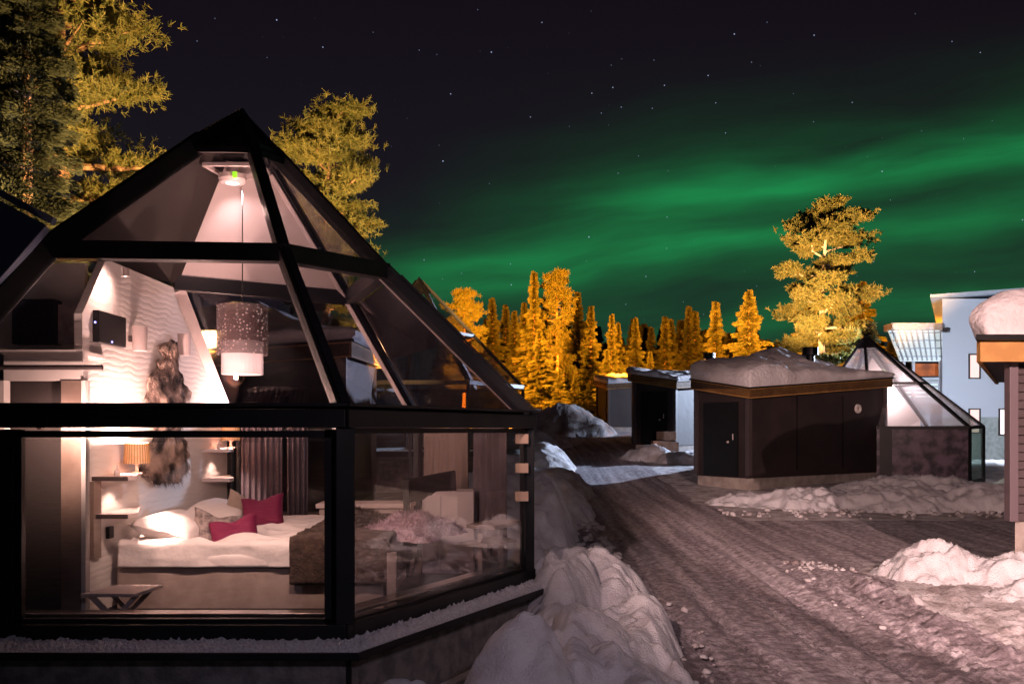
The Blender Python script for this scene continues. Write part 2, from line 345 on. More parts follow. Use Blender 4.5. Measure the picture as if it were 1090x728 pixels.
def copy_tree(o, parent=None):
    c = o.copy(); COL.objects.link(c); c.parent = parent
    for ch in list(o.children): copy_tree(ch, c)
    return c
# numpy value noise
def vnoise(x, y, seed=0):
    xi = np.floor(x).astype(np.int64); yi = np.floor(y).astype(np.int64); fx = x - xi; fy = y - yi
    fx = fx * fx * (3 - 2 * fx); fy = fy * fy * (3 - 2 * fy)
    def hsh(a, b):
        n = (a * 374761393 + b * 668265263 + seed * 974711) & 0x7fffffff
        n = ((n ^ (n >> 13)) * 1274126177) & 0x7fffffff
        return ((n ^ (n >> 16)) & 0xffff) / 65535.0
    return (hsh(xi, yi) * (1 - fx) + hsh(xi + 1, yi) * fx) * (1 - fy) + (hsh(xi, yi + 1) * (1 - fx) + hsh(xi + 1, yi + 1) * fx) * fy
def fbm(x, y, o=4, seed=0, g_=.5):
    s = 0; a = 1; t = 0
    for i in range(o): s = s + a * vnoise(x * 2 ** i + 17.3 * i, y * 2 ** i - 9.1 * i, seed + i); t += a; a *= g_
    return s / t * 2 - 1
def worley(x, y, seed=0):
    xi = np.floor(x).astype(np.int64); yi = np.floor(y).astype(np.int64); best = np.full(x.shape, 9.0); sec = np.full(x.shape, 9.0); val = np.zeros(x.shape)
    def h1(a, b, s):
        n = (a * 374761393 + b * 668265263 + (seed + s) * 974711) & 0x7fffffff; n = ((n ^ (n >> 13)) * 1274126177) & 0x7fffffff
        return ((n ^ (n >> 16)) & 0xffff) / 65535.0
    for i in (-1, 0, 1):
        for j in (-1, 0, 1):
            a = xi + i; b = yi + j; d = np.hypot(a + h1(a, b, 1) - x, b + h1(a, b, 2) - y); v = h1(a, b, 3)
            sec = np.where(d < best, best, np.minimum(sec, d)); val = np.where(d < best, v, val); best = np.minimum(best, d)
    return best, sec - best, val
def sstep(a, b, x): t = np.clip((x - a) / (b - a), 0, 1); return t * t * (3 - 2 * t)

# ------------------------------------------------------------------ ground
def gz0(X, Y):
    L = np.interp(Y, [-80, 6, 12, 20, 24, 30.5, 48, 70, 120, 400], [-1.95, -1.9, -1.78, -1.6, -1.45, -.82, -.05, .9, 2.6, 5])
    Rr = np.interp(Y, [-80, 6, 12, 20, 60, 120, 400], [-1.95, -1.9, -1.75, -1.65, -1.7, -1, 3])
    k = sstep(9, 14, X)
    return L * (1 - k) + Rr * k
def road_c(Y): return np.interp(Y, [-50, 10, 14, 20, 26, 34, 45, 70], [2.5, 2.5, 2.3, 2.0, 2.2, 2.9, 2.6, 2.0])
def is_road(X, Y):
    w = np.interp(Y, [0, 9, 12, 20, 30, 60], [1.55, 1.7, 2.2, 2.1, 2.0, 1.6])
    a = np.abs(X - road_c(Y)) < w + .25 * fbm(X * 1.3, Y * 1.3, 3, 5)
    b = (X > 2) & (X < 22) & (Y > 11.6 + .3 * fbm(X, Y, 3, 8)) & (Y < 16 + .15 * X * 0)
    return (a & (Y < 60)) | b
def geo(a, b, n): return np.geomspace(a, b, n)
xs = np.concatenate([-geo(600, 5, 60), np.arange(-4.5, -.5, .25), np.arange(-.5, 6.5, .03), 6.5 + geo(.03, 600, 110)])
ys = np.concatenate([-geo(120, 1, 18), np.arange(-.5, 5.2, .3), geo(5.4, 26, 420), geo(26.2, 700, 120)])
X, Y = np.meshgrid(xs, ys)
Z = gz0(X, Y)
near = 1 - sstep(18, 34, Y)
rd = is_road(X, Y)
Z = Z + near * (.025 * fbm(X * .7, Y * .35, 2, 1) + .005 * fbm(X * 12, Y * 12, 4, 2, .7)) + (1 - near) * .12 * fbm(X * .5, Y * .5, 3, 2)
c = X - road_c(Y) + .15 * np.sin(Y * .22) + .05 * np.sin(Y * .9)
for off, wd, dp in ((-1.15, .11, .032), (-.72, .07, .018), (-.30, .07, .014), (.35, .07, .016), (.76, .11, .032), (1.15, .07, .014)):
    q = c - off
    Z += rd * (1 - sstep(13, 20, Y)) * (-dp * np.exp(-(q / wd) ** 2) + dp * .9 * np.exp(-((np.abs(q) - wd * 1.7) / (wd * .5)) ** 2) * (.3 + 1.1 * vnoise(X * 14, Y * 12, 3)) + .012 * np.exp(-(q / wd) ** 4) * np.sign(np.sin(Y * 42 + 3 * np.sin(q * 40)))* (1 - sstep(9, 13, Y)))
Z += near * np.where(rd & (X > .8), .035 * np.maximum(0, fbm(X * 11, Y * 11, 4, 44, .65) - .22), 0)
# churned snow right of the road
ch = sstep(3.2, 3.7, X) * (1 - sstep(5.5, 6.5, X)) * (1 - sstep(9.5, 11.5, Y))
wb, we, wv_ = worley(X * 7 + fbm(X * 5, Y * 5, 2, 3), Y * 7, 5); wb2, we2, wv2 = worley(X * 17, Y * 17, 6)
Z += ch * (.03 + .055 * np.maximum(0, wv_ - .35) * sstep(0, .4, we) + .022 * wv2 * sstep(0, .4, we2) + .05 * np.abs(fbm(X * 3.2, Y * 3.2, 4, 12, .65)) + .10 * np.exp(-((X - 3.95 - .1 * np.sin(Y * 2.3)) / .14) ** 2) * (.6 + fbm(X * 4, Y * 4, 3, 21)))
Vg = np.stack([X, Y, Z], -1).reshape(-1, 3); ny, nx = X.shape
ii = np.arange(ny * nx).reshape(ny, nx); Q = np.stack([ii[:-1, :-1], ii[:-1, 1:], ii[1:, 1:], ii[1:, :-1]], -1).reshape(-1, 4)
rq = rd[:-1, :-1].reshape(-1)
def sub_mesh(name, msk, m):
    q = Q[msk]; u_, inv = np.unique(q, return_inverse=True); return np_mesh(name, Vg[u_], inv.reshape(-1, 4), m, smooth=True)
tag(sub_mesh('road', rq, 'road_snow'), kind='structure'); tag(sub_mesh('snow_ground', ~rq, 'ground_snow'), kind='structure')

def mound(name, label, blobs, m, box, res=.04, rough=.5, seed=0, cat='snow bank', sharp=1.0, freq=2.2, chunk=.4):
    x0, x1, y0, y1 = box; nx_ = int((x1 - x0) / res); ny_ = int((y1 - y0) / res)
    X, Y = np.meshgrid(np.linspace(x0, x1, nx_), np.linspace(y0, y1, ny_)); Hh = np.zeros_like(X) - .12
    wx = X + .18 * fbm(X * 1.7, Y * 1.7, 3, seed + 3); wy = Y + .18 * fbm(X * 1.7 + 9, Y * 1.7, 3, seed + 6)
    for (cx, cy, hh, rx, ry, ro) in blobs:
        ca, sa = math.cos(ro), math.sin(ro); a = ((wx - cx) * ca + (wy - cy) * sa) / rx; b_ = (-(wx - cx) * sa + (wy - cy) * ca) / ry
        d = np.sqrt(a * a + b_ * b_); Hh = np.maximum(Hh, hh * np.clip(1 - d ** 1.5, -.3, 1) ** 1 if sharp < 1 else hh * (1 - d * d * .95) * np.where(d < 1.1, 1, 1))
    rg = 1 - np.abs(fbm(X * freq, Y * freq, 4, seed + 11, .55))
    Hh = Hh + np.where(Hh > -.05, 1, .3) * rough * (.22 * (rg - .72) + .05 * fbm(X * 9, Y * 9, 3, seed + 5))
    for wf, wa, ws in ((freq * 1.1, .20, 31), (freq * 3.2, .075, 37), (freq * 8, .022, 41)):
        b1, e1, v1 = worley(X * wf + .35 * fbm(X * 3, Y * 3, 2, ws), Y * wf + .35 * fbm(X * 3 + 5, Y * 3, 2, ws), seed + ws)
        Hh = Hh + np.where(Hh > -.05, 1, .3) * chunk * wa * ((v1 - .5) * sstep(0, .45, e1) - .10 * (1 - np.clip(e1 * 4, 0, 1)))
    keep = Hh > -.09; Zz = gz0(X, Y) + Hh
    V = np.stack([X, Y, Zz], -1).reshape(-1, 3); i = np.arange(X.size).reshape(X.shape)
    q = np.stack([i[:-1, :-1], i[:-1, 1:], i[1:, 1:], i[1:, :-1]], -1).reshape(-1, 4)
    km = (keep[:-1, :-1] & keep[1:, 1:]).reshape(-1); q = q[km]; u_, inv = np.unique(q, return_inverse=True)
    o = np_mesh(name, V[u_], inv.reshape(-1, 4), m, smooth=True); tag(o, label, cat); return o
mound('snow_pile', 'lumpy snow pile between the glass igloo and the road', [
    (.55, 6.7, .46, .66, 1.6, .1), (.82, 8.6, .68, .58, 1.0, .3), (.05, 5.15, .72, .5, .45, .5), (.45, 5.5, .45, .4, .5, 0), (.76, 5.6, .40, .36, .9, .2),
    (.55, 7.9, .72, .35, .9, -.2), (-.5, 4.75, .42, .7, .4, .1), (1.02, 7.2, .40, .42, 1.3, 0), (.5, 9.2, .5, .5, .9, 0)], 'snow', (-1.5, 2.1, 4.2, 10.6), .016, .30, 2, 'snow pile', freq=1.7, chunk=.95)
mound('snow_drift', 'dim smooth snow drift beyond the back corner of the glass igloo', [(.40, 13.6, 1.05, .60, 2.0, 0), (-.2, 14.2, 1.25, 1.1, 2.2, 0), (.6, 17.5, .75, .8, 2.4, .2)], 'snow', (-1.5, 2.6, 11, 21), .04, 1.2, 4, chunk=.7, freq=1.6)
mound('snow_bank', 'long rough snow bank in front of the dark cabin with the round vent', [
    (6.3, 18.6, .32, 1.6, 1.0, 0), (8.2, 18.2, .42, 1.7, 1.0, 0), (9.9, 17.9, .50, 1.4, .9, 0), (11.0, 17.8, .55, .9, .9, 0), (5.2, 18.9, .2, .9, .7, 0), (9.4, 20, .5, 2.5, 1.1, 0)],
    'snow', (3.8, 12.6, 16.2, 22), .05, 1.1, 7)
mound('snow_bank', 'rounded bluish snow bank right of the far glass igloo', [(13.4, 20.6, .6, 1.6, 1.4, 0), (14.6, 23.5, .6, 1.6, 1.4, 0)], 'snow', (11.5, 17, 18.8, 25.5), .06, .5, 9)
mound('snow_pile', 'bright lit snow pile at the foot of the near right cabin', [
    (5.2, 10.4, .42, .75, .55, -.1), (6.1, 10.0, .36, .9, .6, -.2), (5.9, 9.2, .2, .9, .6, 0)], 'snow', (3.6, 7.4, 8.2, 11.8), .03, .9, 15, 'snow pile', freq=3.5)
mound('snow_bank', 'tall dirty snow mound in front of the orange trees', [(2.6, 43, 1.55, 2.1, 1.6, 0), (1.4, 43.5, 1.2, 1.6, 1.6, 0), (4.0, 43, .8, 1.2, 1.5, 0)], 'dirty_bank', (-1, 6, 40, 46.5), .1, 1.5, 18, freq=1.2)
mound('snow_bank', 'white lumpy snow edge left of the road, lit from the right', [(1.0, 21.5, .55, .9, 2.2, .1), (.9, 26, .8, 1.0, 3, 0), (.6, 31, .8, 1.2, 3, 0), (1.2, 36, .4, 1.5, 3, 0)], 'rough_snow', (-1.5, 2.9, 18.6, 40), .09, 1.2, 20, freq=1.6)
mound('snow_bank', 'small snow bank at the foot of the cabin with the wooden crates', [(4.6, 28.6, .45, 1.1, .5, -.4), (5.6, 28.0, .3, 1.0, .5, -.3)], 'rough_snow', (3, 7.4, 26.8, 30), .06, .8, 22)

# loose clods of snow along the banks and the windrow
cr_ = random.Random(12); ico = None
import bmesh
bm_ = bmesh.new(); bmesh.ops.create_icosphere(bm_, subdivisions=2, radius=1); icv = np.array([v.co[:] for v in bm_.verts]); icf = np.array([[v.index for v in f.verts] for f in bm_.faces]); bm_.free()
CV = []; CF = []; base_ = 0
def clod(x, y, r_):
    global base_
    q = icv.copy(); sd_ = cr_.uniform(0, 99); k = np.array([1 + .8 * mnoise.noise(Vector((p[0] * 1.5 + sd_, p[1] * 1.5, p[2] * 1.5))) for p in q]); q = q * k[:, None] * np.array([cr_.uniform(.8, 1.3), cr_.uniform(.8, 1.2), cr_.uniform(.5, .85)]) * r_
    a_ = cr_.uniform(0, 6.28); c_, s2_ = math.cos(a_), math.sin(a_); q = np.stack([q[:, 0] * c_ - q[:, 1] * s2_, q[:, 0] * s2_ + q[:, 1] * c_, q[:, 2]], -1)
    q += np.array([x, y, float(gz0(np.array(x), np.array(y))) + .02 + r_ * .25]); CV.append(q); CF.append(icf + base_); base_ += len(q)
for i in range(420): yy = cr_.uniform(5.5, 11.5); clod(3.95 + cr_.gauss(0, .25) + (.1 if yy < 8 else 0), yy, cr_.uniform(.008, .034) * (1.5 if cr_.random() < .12 else 1))
for i in range(200): yy = cr_.uniform(5.2, 10); clod(1.25 + cr_.gauss(0, .22) - .02 * (yy - 6), yy, cr_.uniform(.008, .034))
for i in range(260): clod(cr_.uniform(4.0, 6.2), cr_.uniform(6, 9.6), cr_.uniform(.012, .045))
for i in range(120): clod(cr_.uniform(4.2, 12), 16.9 + cr_.gauss(0, .35), cr_.uniform(.02, .06))
for i in range(160): clod(cr_.uniform(.7, 1.5), cr_.uniform(10, 20), cr_.uniform(.02, .09))
cl_ = np_mesh('snow_clods', np.concatenate(CV), np.concatenate(CF), 'ground_snow', smooth=False); tag(cl_, 'loose clods of snow strewn along the road edges', 'snow clods', kind='stuff')

# ------------------------------------------------------------------ glass igloo, general builder
def lerp(a, b, t): return Vector(a) * (1 - t) + Vector(b) * t
def inset_quad(q, w):
    c_ = sum((Vector(p) for p in q), Vector()) / len(q); out = []
    n = len(q)
    for i in range(n):
        p = Vector(q[i]); a = (Vector(q[i - 1]) - p).normalized(); b = (Vector(q[(i + 1) % n]) - p).normalized()
        s = max(.35, a.cross(b).length); out.append(p + (a + b) * (w / s))
    return out

# ================================================================== MAIN IGLOO
ZS = -1.356
root = empty('glass_igloo', (-1.9, 7.6, -1.95))
tag(root, 'large black framed glass igloo with a lit bedroom, nearest the camera', 'glass igloo')
Ze = Vector((-3.96, 5.64, .13)); Ae = Vector((-1.105, 5.64, .13)); Be = Vector((.145, 7.84, .13)); Ce = Vector((-1.105, 10.04, .13)); De = Vector((-3.15, 9.60, .13))
Zb = Vector((-3.555, 6.60, 1.37)); Ab = Vector((-1.745, 6.60, 1.343)); Bb = Vector((-1.142, 7.66, 1.40)); Cb = Vector((-1.70, 9.03, 1.37)); Db = Vector((-3.15, 8.10, 1.37))
Zt = Vector((-2.68, 7.42, 2.45)); At = Vector((-2.237, 7.42, 2.438)); Bt = Vector((-2.12, 7.766, 2.456)); Ct = Vector((-2.25, 8.10, 2.45)); Dt = Vector((-2.62, 7.88, 2.45))
AP = Vector((-2.436, 7.80, 2.79))
def lo(p, z=ZS): return Vector((p.x, p.y, z))
# posts
for p, w in ((Ae, .125), (Be, .115), (Ce, .09), (De, .08), (Ze, .13)):
    MB().box((p.x + (0.0), p.y + .02, (ZS + .1) / 2), (w, w * .9, .1 - ZS), R(25 if p is Ae else 0)).build('corner_post', 'black_metal', root, bevel=.006)
mu = MB().box((-3.29, 5.66, (ZS + .0) / 2), (.10, .09, -ZS)).build('mullion', 'black_metal', root, bevel=.005)
# eave beams, sills
for a, b in ((Ze, Ae), (Ae, Be), (Be, Ce), (Ce, De)):
    d = (b - a).normalized(); n = Vector((d.y, -d.x, 0))
    e = MB().beam(a + Vector((0, 0, -.058)) + n * .01, b + Vector((0, 0, -.058)) + n * .01, .13, .12, ext=.03).build('eave_beam', 'black_metal', root, bevel=.006)
    MB().beam(a + Vector((0, 0, .03)) + n * .075, b + Vector((0, 0, .03)) + n * .075, .05, .018, ext=.05).build('flashing', 'black_metal', e)
    s_o = MB().beam(lo(a) + Vector((0, 0, .045)), lo(b) + Vector((0, 0, .045)), .13, .10, ext=.03).build('sill', 'black_metal', root, bevel=.006)
    ins = -n * .13
    MB().beam(lo(a) + ins + Vector((0, 0, .125)) + d * .1, lo(b) + ins + Vector((0, 0, .125)) - d * .1, .12, .03).build('inner_sill', 'steel', s_o, bevel=.004)
# purlins at the break
for a, b in ((Zb, Ab), (Ab, Bb), (Bb, Cb), (Cb, Db)):
    MB().beam(a, b, .12, .14, ext=.03).build('purlin', 'black_metal', root, bevel=.006)
for a, b in ((Zt, At), (At, Bt), (Bt, Ct)):
    MB().beam(a, b, .08, .06, ext=.02).build('purlin', 'black_metal', root)
# ridges
def ridge(pts, w, h_, name='ridge_beam', m='black_metal'):
    mb = MB()
    ctr = Vector((-2.2, 7.8, -.5))
    for a, b in zip(pts[:-1], pts[1:]): mb.beam(a, b, w, h_, up=(((a + b) / 2) - ctr), ext=.015)
    o = mb.build(name, m, root, bevel=.006)
    # raised cover strip on the outside
    mb2 = MB()
    for a, b in zip(pts[:-1], pts[1:]):
        o_ = (((a + b) / 2) - ctr).normalized() * (h_ * .5 + .012); mb2.beam(a + o_, b + o_, w * .45, .02, up=o_)
    mb2.build('cover_strip', 'black_metal', o)
    return o
ridge([Ae, Ab, At, AP], .095, .12); ridge([Be, Bb, Bt, AP], .10, .13); ridge([Ce, Cb, Ct, AP], .075, .08); ridge([De, Db], .08, .08); ridge([Ze, Zb, Zt, AP], .16, .16)
# light painted inner edge strips of the frames
def inner_strip(a, b, w=.03, m='cabinet_white'):
    ctr = Vector((-2.2, 7.8, -.3)); o_ = (ctr - (a + b) / 2).normalized() * .075
    MB().beam(a + o_, b + o_, w, .012, up=o_).build('inner_trim', m, root)
inner_strip(lerp(De, Db, .02), lerp(De, Db, .98), .10); inner_strip(lerp(Ae, Ab, .05), lerp(Ae, Ab, .95), .05)
inner_strip(lerp(Ce, Cb, .05), Cb, .05); inner_strip(lerp(Cb, Ct, .05), Ct, .05); inner_strip(Be, Bb, .04)
inner_strip(lerp(Zb, Zt, .05), lerp(Zb, Zt, .95), .03)
# inner secondary glazing frame lines
for q in ((Zb, Ab, At, Zt), (Ab, Bb, Bt, At), (Ze, Ae, Ab, Zb), (Ae, Be, Bb, Ab), (Be, Ce, Cb, Bb), (Ce, De, Db, Cb)):
    qi = inset_quad(q, .030)
    fr = MB()
    for i in range(4): fr.beam(qi[i], qi[(i + 1) % 4], .028, .035, up=(0, -1, .5), ext=.02)
    fr.build('pane_frame', 'black_metal', root)
    MB().slab(inset_quad(q, .015), .012).build('roof_pane', 'roof_glass', root)
MB().slab([Bb, Cb, Ct, Bt], .012).build('roof_pane', 'glass', root)
MB().slab([Cb, Db, Dt, Ct], .03).build('rear_roof_panel', 'cabinet_white', root)
MB().slab([Db, Zb, Zt, Dt], .04).build('side_roof_panel', 'dark_room', root)
# vertical panes
for a, b in ((Ze, Ae), (Ae, Be), (Be, Ce), (Ce, De)):
    d = (b - a).normalized()
    if a is Ze:
        for x0, x1 in ((-3.90, -3.34), (-3.24, -1.18)):
            MB().box(((x0 + x1) / 2, 5.65, (ZS + .0) / 2), (x1 - x0, .014, -ZS - .12)).build('window_pane', 'glass_wet', root)
            fr = MB(); w = .045
            for (p, q) in (((x0, ZS + .1), (x1, ZS + .1)), ((x0, -.03), (x1, -.03)), ((x0 + .02, ZS), (x0 + .02, 0)), ((x1 - .02, ZS), (x1 - .02, 0))):
                fr.beam((p[0], 5.65, p[1]), (q[0], 5.65, q[1]), w, w, up=(0, 1, 0))
            fr.build('pane_frame', 'black_metal', root)
    else:
        p0 = lo(a, ZS + .09) + d * .08; p1 = lo(b, ZS + .09) - d * .1; u0 = lo(a, -.01) + d * .08; u1 = lo(b, -.01) - d * .1
        MB().slab([p0, p1, u1, u0], .014).build('window_pane', 'glass_wet' if a is Ae else 'glass', root)
        fr = MB()
        for p, q in ((p0, p1), (u0, u1), (p0, u0), (p1, u1)): fr.beam(p, q, .035, .04, up=(d.y, -d.x, 0))
        fr.build('pane_frame', 'black_metal', root)
# cap
capc = [Zt + Vector((-.16, -.1, -.04)), At + Vector((.02, -.12, -.05)), Bt + Vector((.10, -.02, -.04)), Ct + Vector((.04, .1, -.03)), Dt + Vector((-.1, .1, -.03))]
cp = MB(); cp.add([p for p in capc] + [AP + Vector((-.02, 0, .06))] + [p + Vector((0, 0, -.05)) for p in capc],
   [(i, (i + 1) % 5, 5) for i in range(5)] + [(6 + i, 6 + (i + 1) % 5, (i + 1) % 5, i) for i in range(5)])
cp.build('roof_cap', 'black_metal', root)
MB().box((-2.47, 7.33, 2.36), (.46, .03, .022)).build('cap_trim', 'trim_dark', root)
# solid roof and wall going left
MB().slab([Vector((-3.50, 6.52, 1.52)), Vector((-6.2, 6.9, 2.95)), Vector((-6.6, 5.6, .25)), Vector((-4.02, 5.58, .12))], .07).build('side_roof', 'blue_metal', root, bevel=.01)
MB().beam((-3.46, 6.52, 1.57), (-6.2, 6.9, 3.0), .05, .05).build('roof_edge', 'blue_metal', root)
MB().box((-5.3, 5.72, -.8), (2.6, .1, 2.0)).build('side_wall', 'dark_wall', root)
# roof hatch standing proud on the far right slope
nn_ = Vector((.74, .42, .52)).normalized()
hs = [lerp(Be, Bb, .94), lerp(Be, Bb, .50), lerp(Ce, Cb, .50), lerp(Ce, Cb, .94)]
MB().slab([p + nn_ * .085 for p in hs], .05).build('roof_hatch', 'black_metal', root)
# cream blocks painted to stand for lit gaps at the back corner post
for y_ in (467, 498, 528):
    MB().box(at(555.5, y_, 7.74), (.115, .05, .085)).build('lit_gap_block', 'lit_gap_cream', root)
# foundation, ledge, frost
def off_poly(pts, o):
    out = []; n = len(pts)
    for i in range(n):
        a = (pts[i] - pts[i - 1]).normalized(); b = (pts[(i + 1) % n] - pts[i]).normalized()
        na = Vector((a.y, -a.x)); nb = Vector((b.y, -b.x)); k = (na + nb).normalized(); out.append(pts[i] + k * (o / max(.4, k.dot(na))))
    return out
base2 = [Vector(p) for p in ((-6.6, 5.64), (-1.105, 5.64), (.145, 7.84), (-1.105, 10.04), (-3.15, 9.9), (-6.6, 9.9))]
MB().prism(off_poly(base2, .10), -3.2, ZS - .07).build('foundation', 'concrete', root, bevel=.01)
MB().prism(off_poly(base2, .26), ZS - .085, ZS - .035).build('ledge', 'black_metal', root, bevel=.006)
jt = off_poly(base2, .105)[1]; MB().box((jt.x, jt.y, -2.2), (.03, .03, 1.55)).build('joint', 'black_metal', root)
# frost crumbs on the ledge: a bumpy band
oi = off_poly(base2, .03); oo = off_poly(base2, .25); fb = MB()
for i in range(0, 3):
    a0, a1, b0, b1 = oi[i], oi[i + 1], oo[i], oo[i + 1]; L = (b1 - b0).length; nu = int(L / .018); nv = 12
    def fn(u_, v_, a0=a0, a1=a1, b0=b0, b1=b1):
        p = (a0 * (1 - u_) + a1 * u_) * (1 - v_) + (b0 * (1 - u_) + b1 * u_) * v_
        e = min(1, v_ * 8 + .3) * min(1, (1 - v_) * 6); k = mnoise.noise(Vector((p.x * 24, p.y * 24, 0))) * .5 + .5; k2 = mnoise.noise(Vector((p.x * 6, p.y * 6, 3)))
        return (p.x, p.y, ZS - .038 + e * (.016 + .055 * abs(mnoise.noise(Vector((p.x * 30, p.y * 30, 0)))) + .03 * k * k + .016 * k2))
    fb.grid(fn, nu, nv)
fb.build('frost_layer', 'frost', root, smooth=False)
# floor, walls inside
flo = off_poly([Vector(p) for p in ((-3.96, 5.64), (-1.105, 5.64), (.145, 7.84), (-1.105, 10.04), (-3.15, 9.6), (-3.96, 9.6))], -.08)
MB().prism(flo, ZS - .19, ZS - .14).build('floor', 'floor_wood', root)
FZ = ZS - .14
def yz_slab(pts, x, t): return MB().slab([Vector((x, a, b)) for a, b in pts], t)
hw = yz_slab([(6.33, FZ), (9.55, FZ), (9.55, .10), (8.08, 1.32), (6.70, 1.32), (6.33, .85)], -3.18, .06).build('head_wall', 'relief_wall', root)
# front partition with the doorway
def px_box(mb, x0, x1, y0, y1, Y, dpt):
    a = at(x0, y1, Y); b = at(x1, y0, Y); mb.box(((a.x + b.x) / 2, Y + dpt / 2, (a.z + b.z) / 2), (b.x - a.x, dpt, b.z - a.z)); return mb
pw = MB(); px_box(pw, -60, 4, 372, 700, 6.20, .08); px_box(pw, -60, 88, 372, 405, 6.20, .08); pw.box((-3.75, 6.42, .555), (1.25, .45, .03))
pw.build('partition', 'white_wall', root)
bw = MB(); px_box(bw, -80, 90, 280, 372, 6.66, .05); bw.build('recess_wall', 'white_wall', root)
dj = MB(); px_box(dj, 65, 88, 405, 690, 6.19, .10); dj.build('door_jamb', 'brown_panel', root)
dd = MB(); px_box(dd, 4, 65, 405, 700, 6.30, .04); dd.build('doorway_dark', 'dark_room', root)  # dark sheet standing for the unlit space beyond the doorway
ed = MB(); px_box(ed, 86.5, 91, 405, 690, 6.17, .05); ed.build('wall_edge', 'white_wall', root)
# things mounted there
o = MB(); px_box(o, 12, 58, 318, 366, 6.45, .12); tag(o.build('wall_cabinet', 'door_black', bevel=.01), 'black box mounted high on the wall left of the screen', 'cabinet')
o = MB(); px_box(o, 58.5, 96, 324, 366, 6.50, .04); tag(o.build('wall_mirror', 'mirror_grey'), 'greyish mottled mirror between the black box and the small screen', 'mirror')
tv = MB().box((-3.12, 6.70, .775), (.05, .46, .24)).build('television', 'door_black', bevel=.006); tag(tv, 'small dark screen with two blue lights high on the white wall', 'screen')
for (a_, b_) in ((101, 343), (119, 364)):
    yv = 3.095 * F / (545 - a_); MB().box((-3.093, yv, (457 - b_) / F * yv), (.008, .014, .014)).build('indicator_light', 'blue_led', tv)
o = MB().tube([at(-30, 391, 6.15), at(109, 391, 6.15)], .018, 8); tag(o.build('wall_rail', 'trim_dark'), 'brown horizontal rail across the wall above the doorway', 'rail')
# sconces
for yy, zz in ((7.10, .745), (8.06, .79)):
    s_ = MB().lathe((-3.06, yy, zz - .1), [(.0, 0), (.055, 0), (.06, .2), (.0, .2)], 20)
    ob = s_.build('wall_sconce', 'cabinet_white', smooth=False)
    tag(ob, 'pale cylindrical sconce on the white wall, ' + ('the one nearer the small dark screen' if yy < 7.5 else 'the one beside the slanted roof beam'), 'wall lamp', 'sconces on the head wall')
    MB().box((-3.12, yy, zz), (.08, .03, .05)).build('bracket', 'trim_dark', ob)
# reindeer hide
def hide_fn(u_, v_):
    yy = (u_ - .5); w = float(np.interp(v_, [0, .08, .2, .34, .5, .62, .8, .93, 1], [.05, .13, .20, .42, .34, .22, .40, .44, .20])) + .13 * mnoise.noise(Vector((v_ * 13, (u_ > .5) * 5, 0)))
    k = mnoise.noise(Vector((u_ * 8, v_ * 14, 2)))
    return (-3.10 + .05 * (1 - (2 * yy) ** 2) + .035 * k, 7.78 + yy * 2.3 * w, .78 - 1.25 * v_ + .06 * mnoise.noise(Vector((u_ * 11, v_ * 3, 7))))
hd = MB().grid(hide_fn, 40, 90).build('reindeer_hide', 'hide', smooth=True, solid=.015); tag(hd, 'dark and tan shaggy reindeer hide hanging on the white wall above the bed', 'hide')
rr = random.Random(3); fu = MB()
for i in range(2600):
    u_, v_ = rr.random(), rr.random(); p = Vector(hide_fn(u_, v_)); dirn = Vector((.35, rr.uniform(-.5, .5) + (u_ - .5) * .8, -1)).normalized(); L = rr.uniform(.03, .085)
    sd = Vector((.2, 1, 0)) * .005; q = p + dirn * L; fu.add([p - sd, p + sd, q], [(0, 1, 2)])
fu.build('fur', 'hide', hd)
# bedside shelves, lamps and reading spots (two sets)
for k, (y0, zz_, m_) in enumerate(((6.48, (-.354, -.637), 'trim_dark'), (8.78, (-.20, -.50), 'cabinet_white'))):
    nm = 'near' if k == 0 else 'far'; x0 = -3.15
    for j, zz in enumerate(zz_):
        sh = MB().prism([(x0, y0), (x0 + .27, y0), (x0 + .27, y0 + .16), (x0 + .03, y0 + .78), (x0, y0 + .78)], zz - .032, zz)
        o = sh.build('wall_shelf', 'cabinet_white', bevel=.003)
        tag(o, ('upper' if j == 0 else 'lower') + (' dark edged corner shelf on the near side of the bed' if k == 0 else ' white corner shelf on the far side of the bed'), 'shelf', 'corner shelves beside the bed')
        MB().box((x0 + .135, y0 - .006, zz - .016), (.27, .008, .032)).build('edge', m_, o)
    lx, ly, lz = -2.99, y0 + .40, zz_[0]
    lp = empty('table_lamp', (lx, ly, lz)); tag(lp, 'small lamp with slatted orange shade on the ' + nm + ' upper shelf beside the bed', 'table lamp', 'bedside lamps')
    MB().lathe((lx, ly, lz), [(.0, 0), (.045, 0), (.045, .012), (.012, .02), (.012, .07), (.035, .085), (.0, .09)], 16).build('lamp_base', 'cabinet_white', lp, smooth=True)
    sh = MB().lathe((lx, ly, lz + .085), [(.092, 0), (.084, .16)], 28).build('lamp_shade', 'lamp_shade', lp, solid=.004)
    sm = MB()
    for q in range(28):
        a_ = 2 * math.pi * q / 28; sm.beam((lx + .096 * math.cos(a_), ly + .096 * math.sin(a_), lz + .085), (lx + .088 * math.cos(a_), ly + .088 * math.sin(a_), lz + .245), .007, .004, up=(math.cos(a_), math.sin(a_), 0))
    sm.build('slats', 'fascia_wood', sh)
    lamp('POINT', (lx + .01, ly, lz + .235), 165.0, WARM, size=.02)
    lamp('SPOT', (-3.02, y0 + .26, lz - .045), 9.0, WARM, (-3.07, y0 + .30, -1.2), .02, 105, .5)
    o = MB().lathe((-3.03, y0 + .14, lz), [(0, 0), (.02, 0), (.022, .04), (.008, .05), (.008, .08), (0, .08)], 12).build('bottle', 'cabinet_white', smooth=True); tag(o, 'tiny bottle beside the lamp on the ' + nm + ' upper shelf', 'bottle')
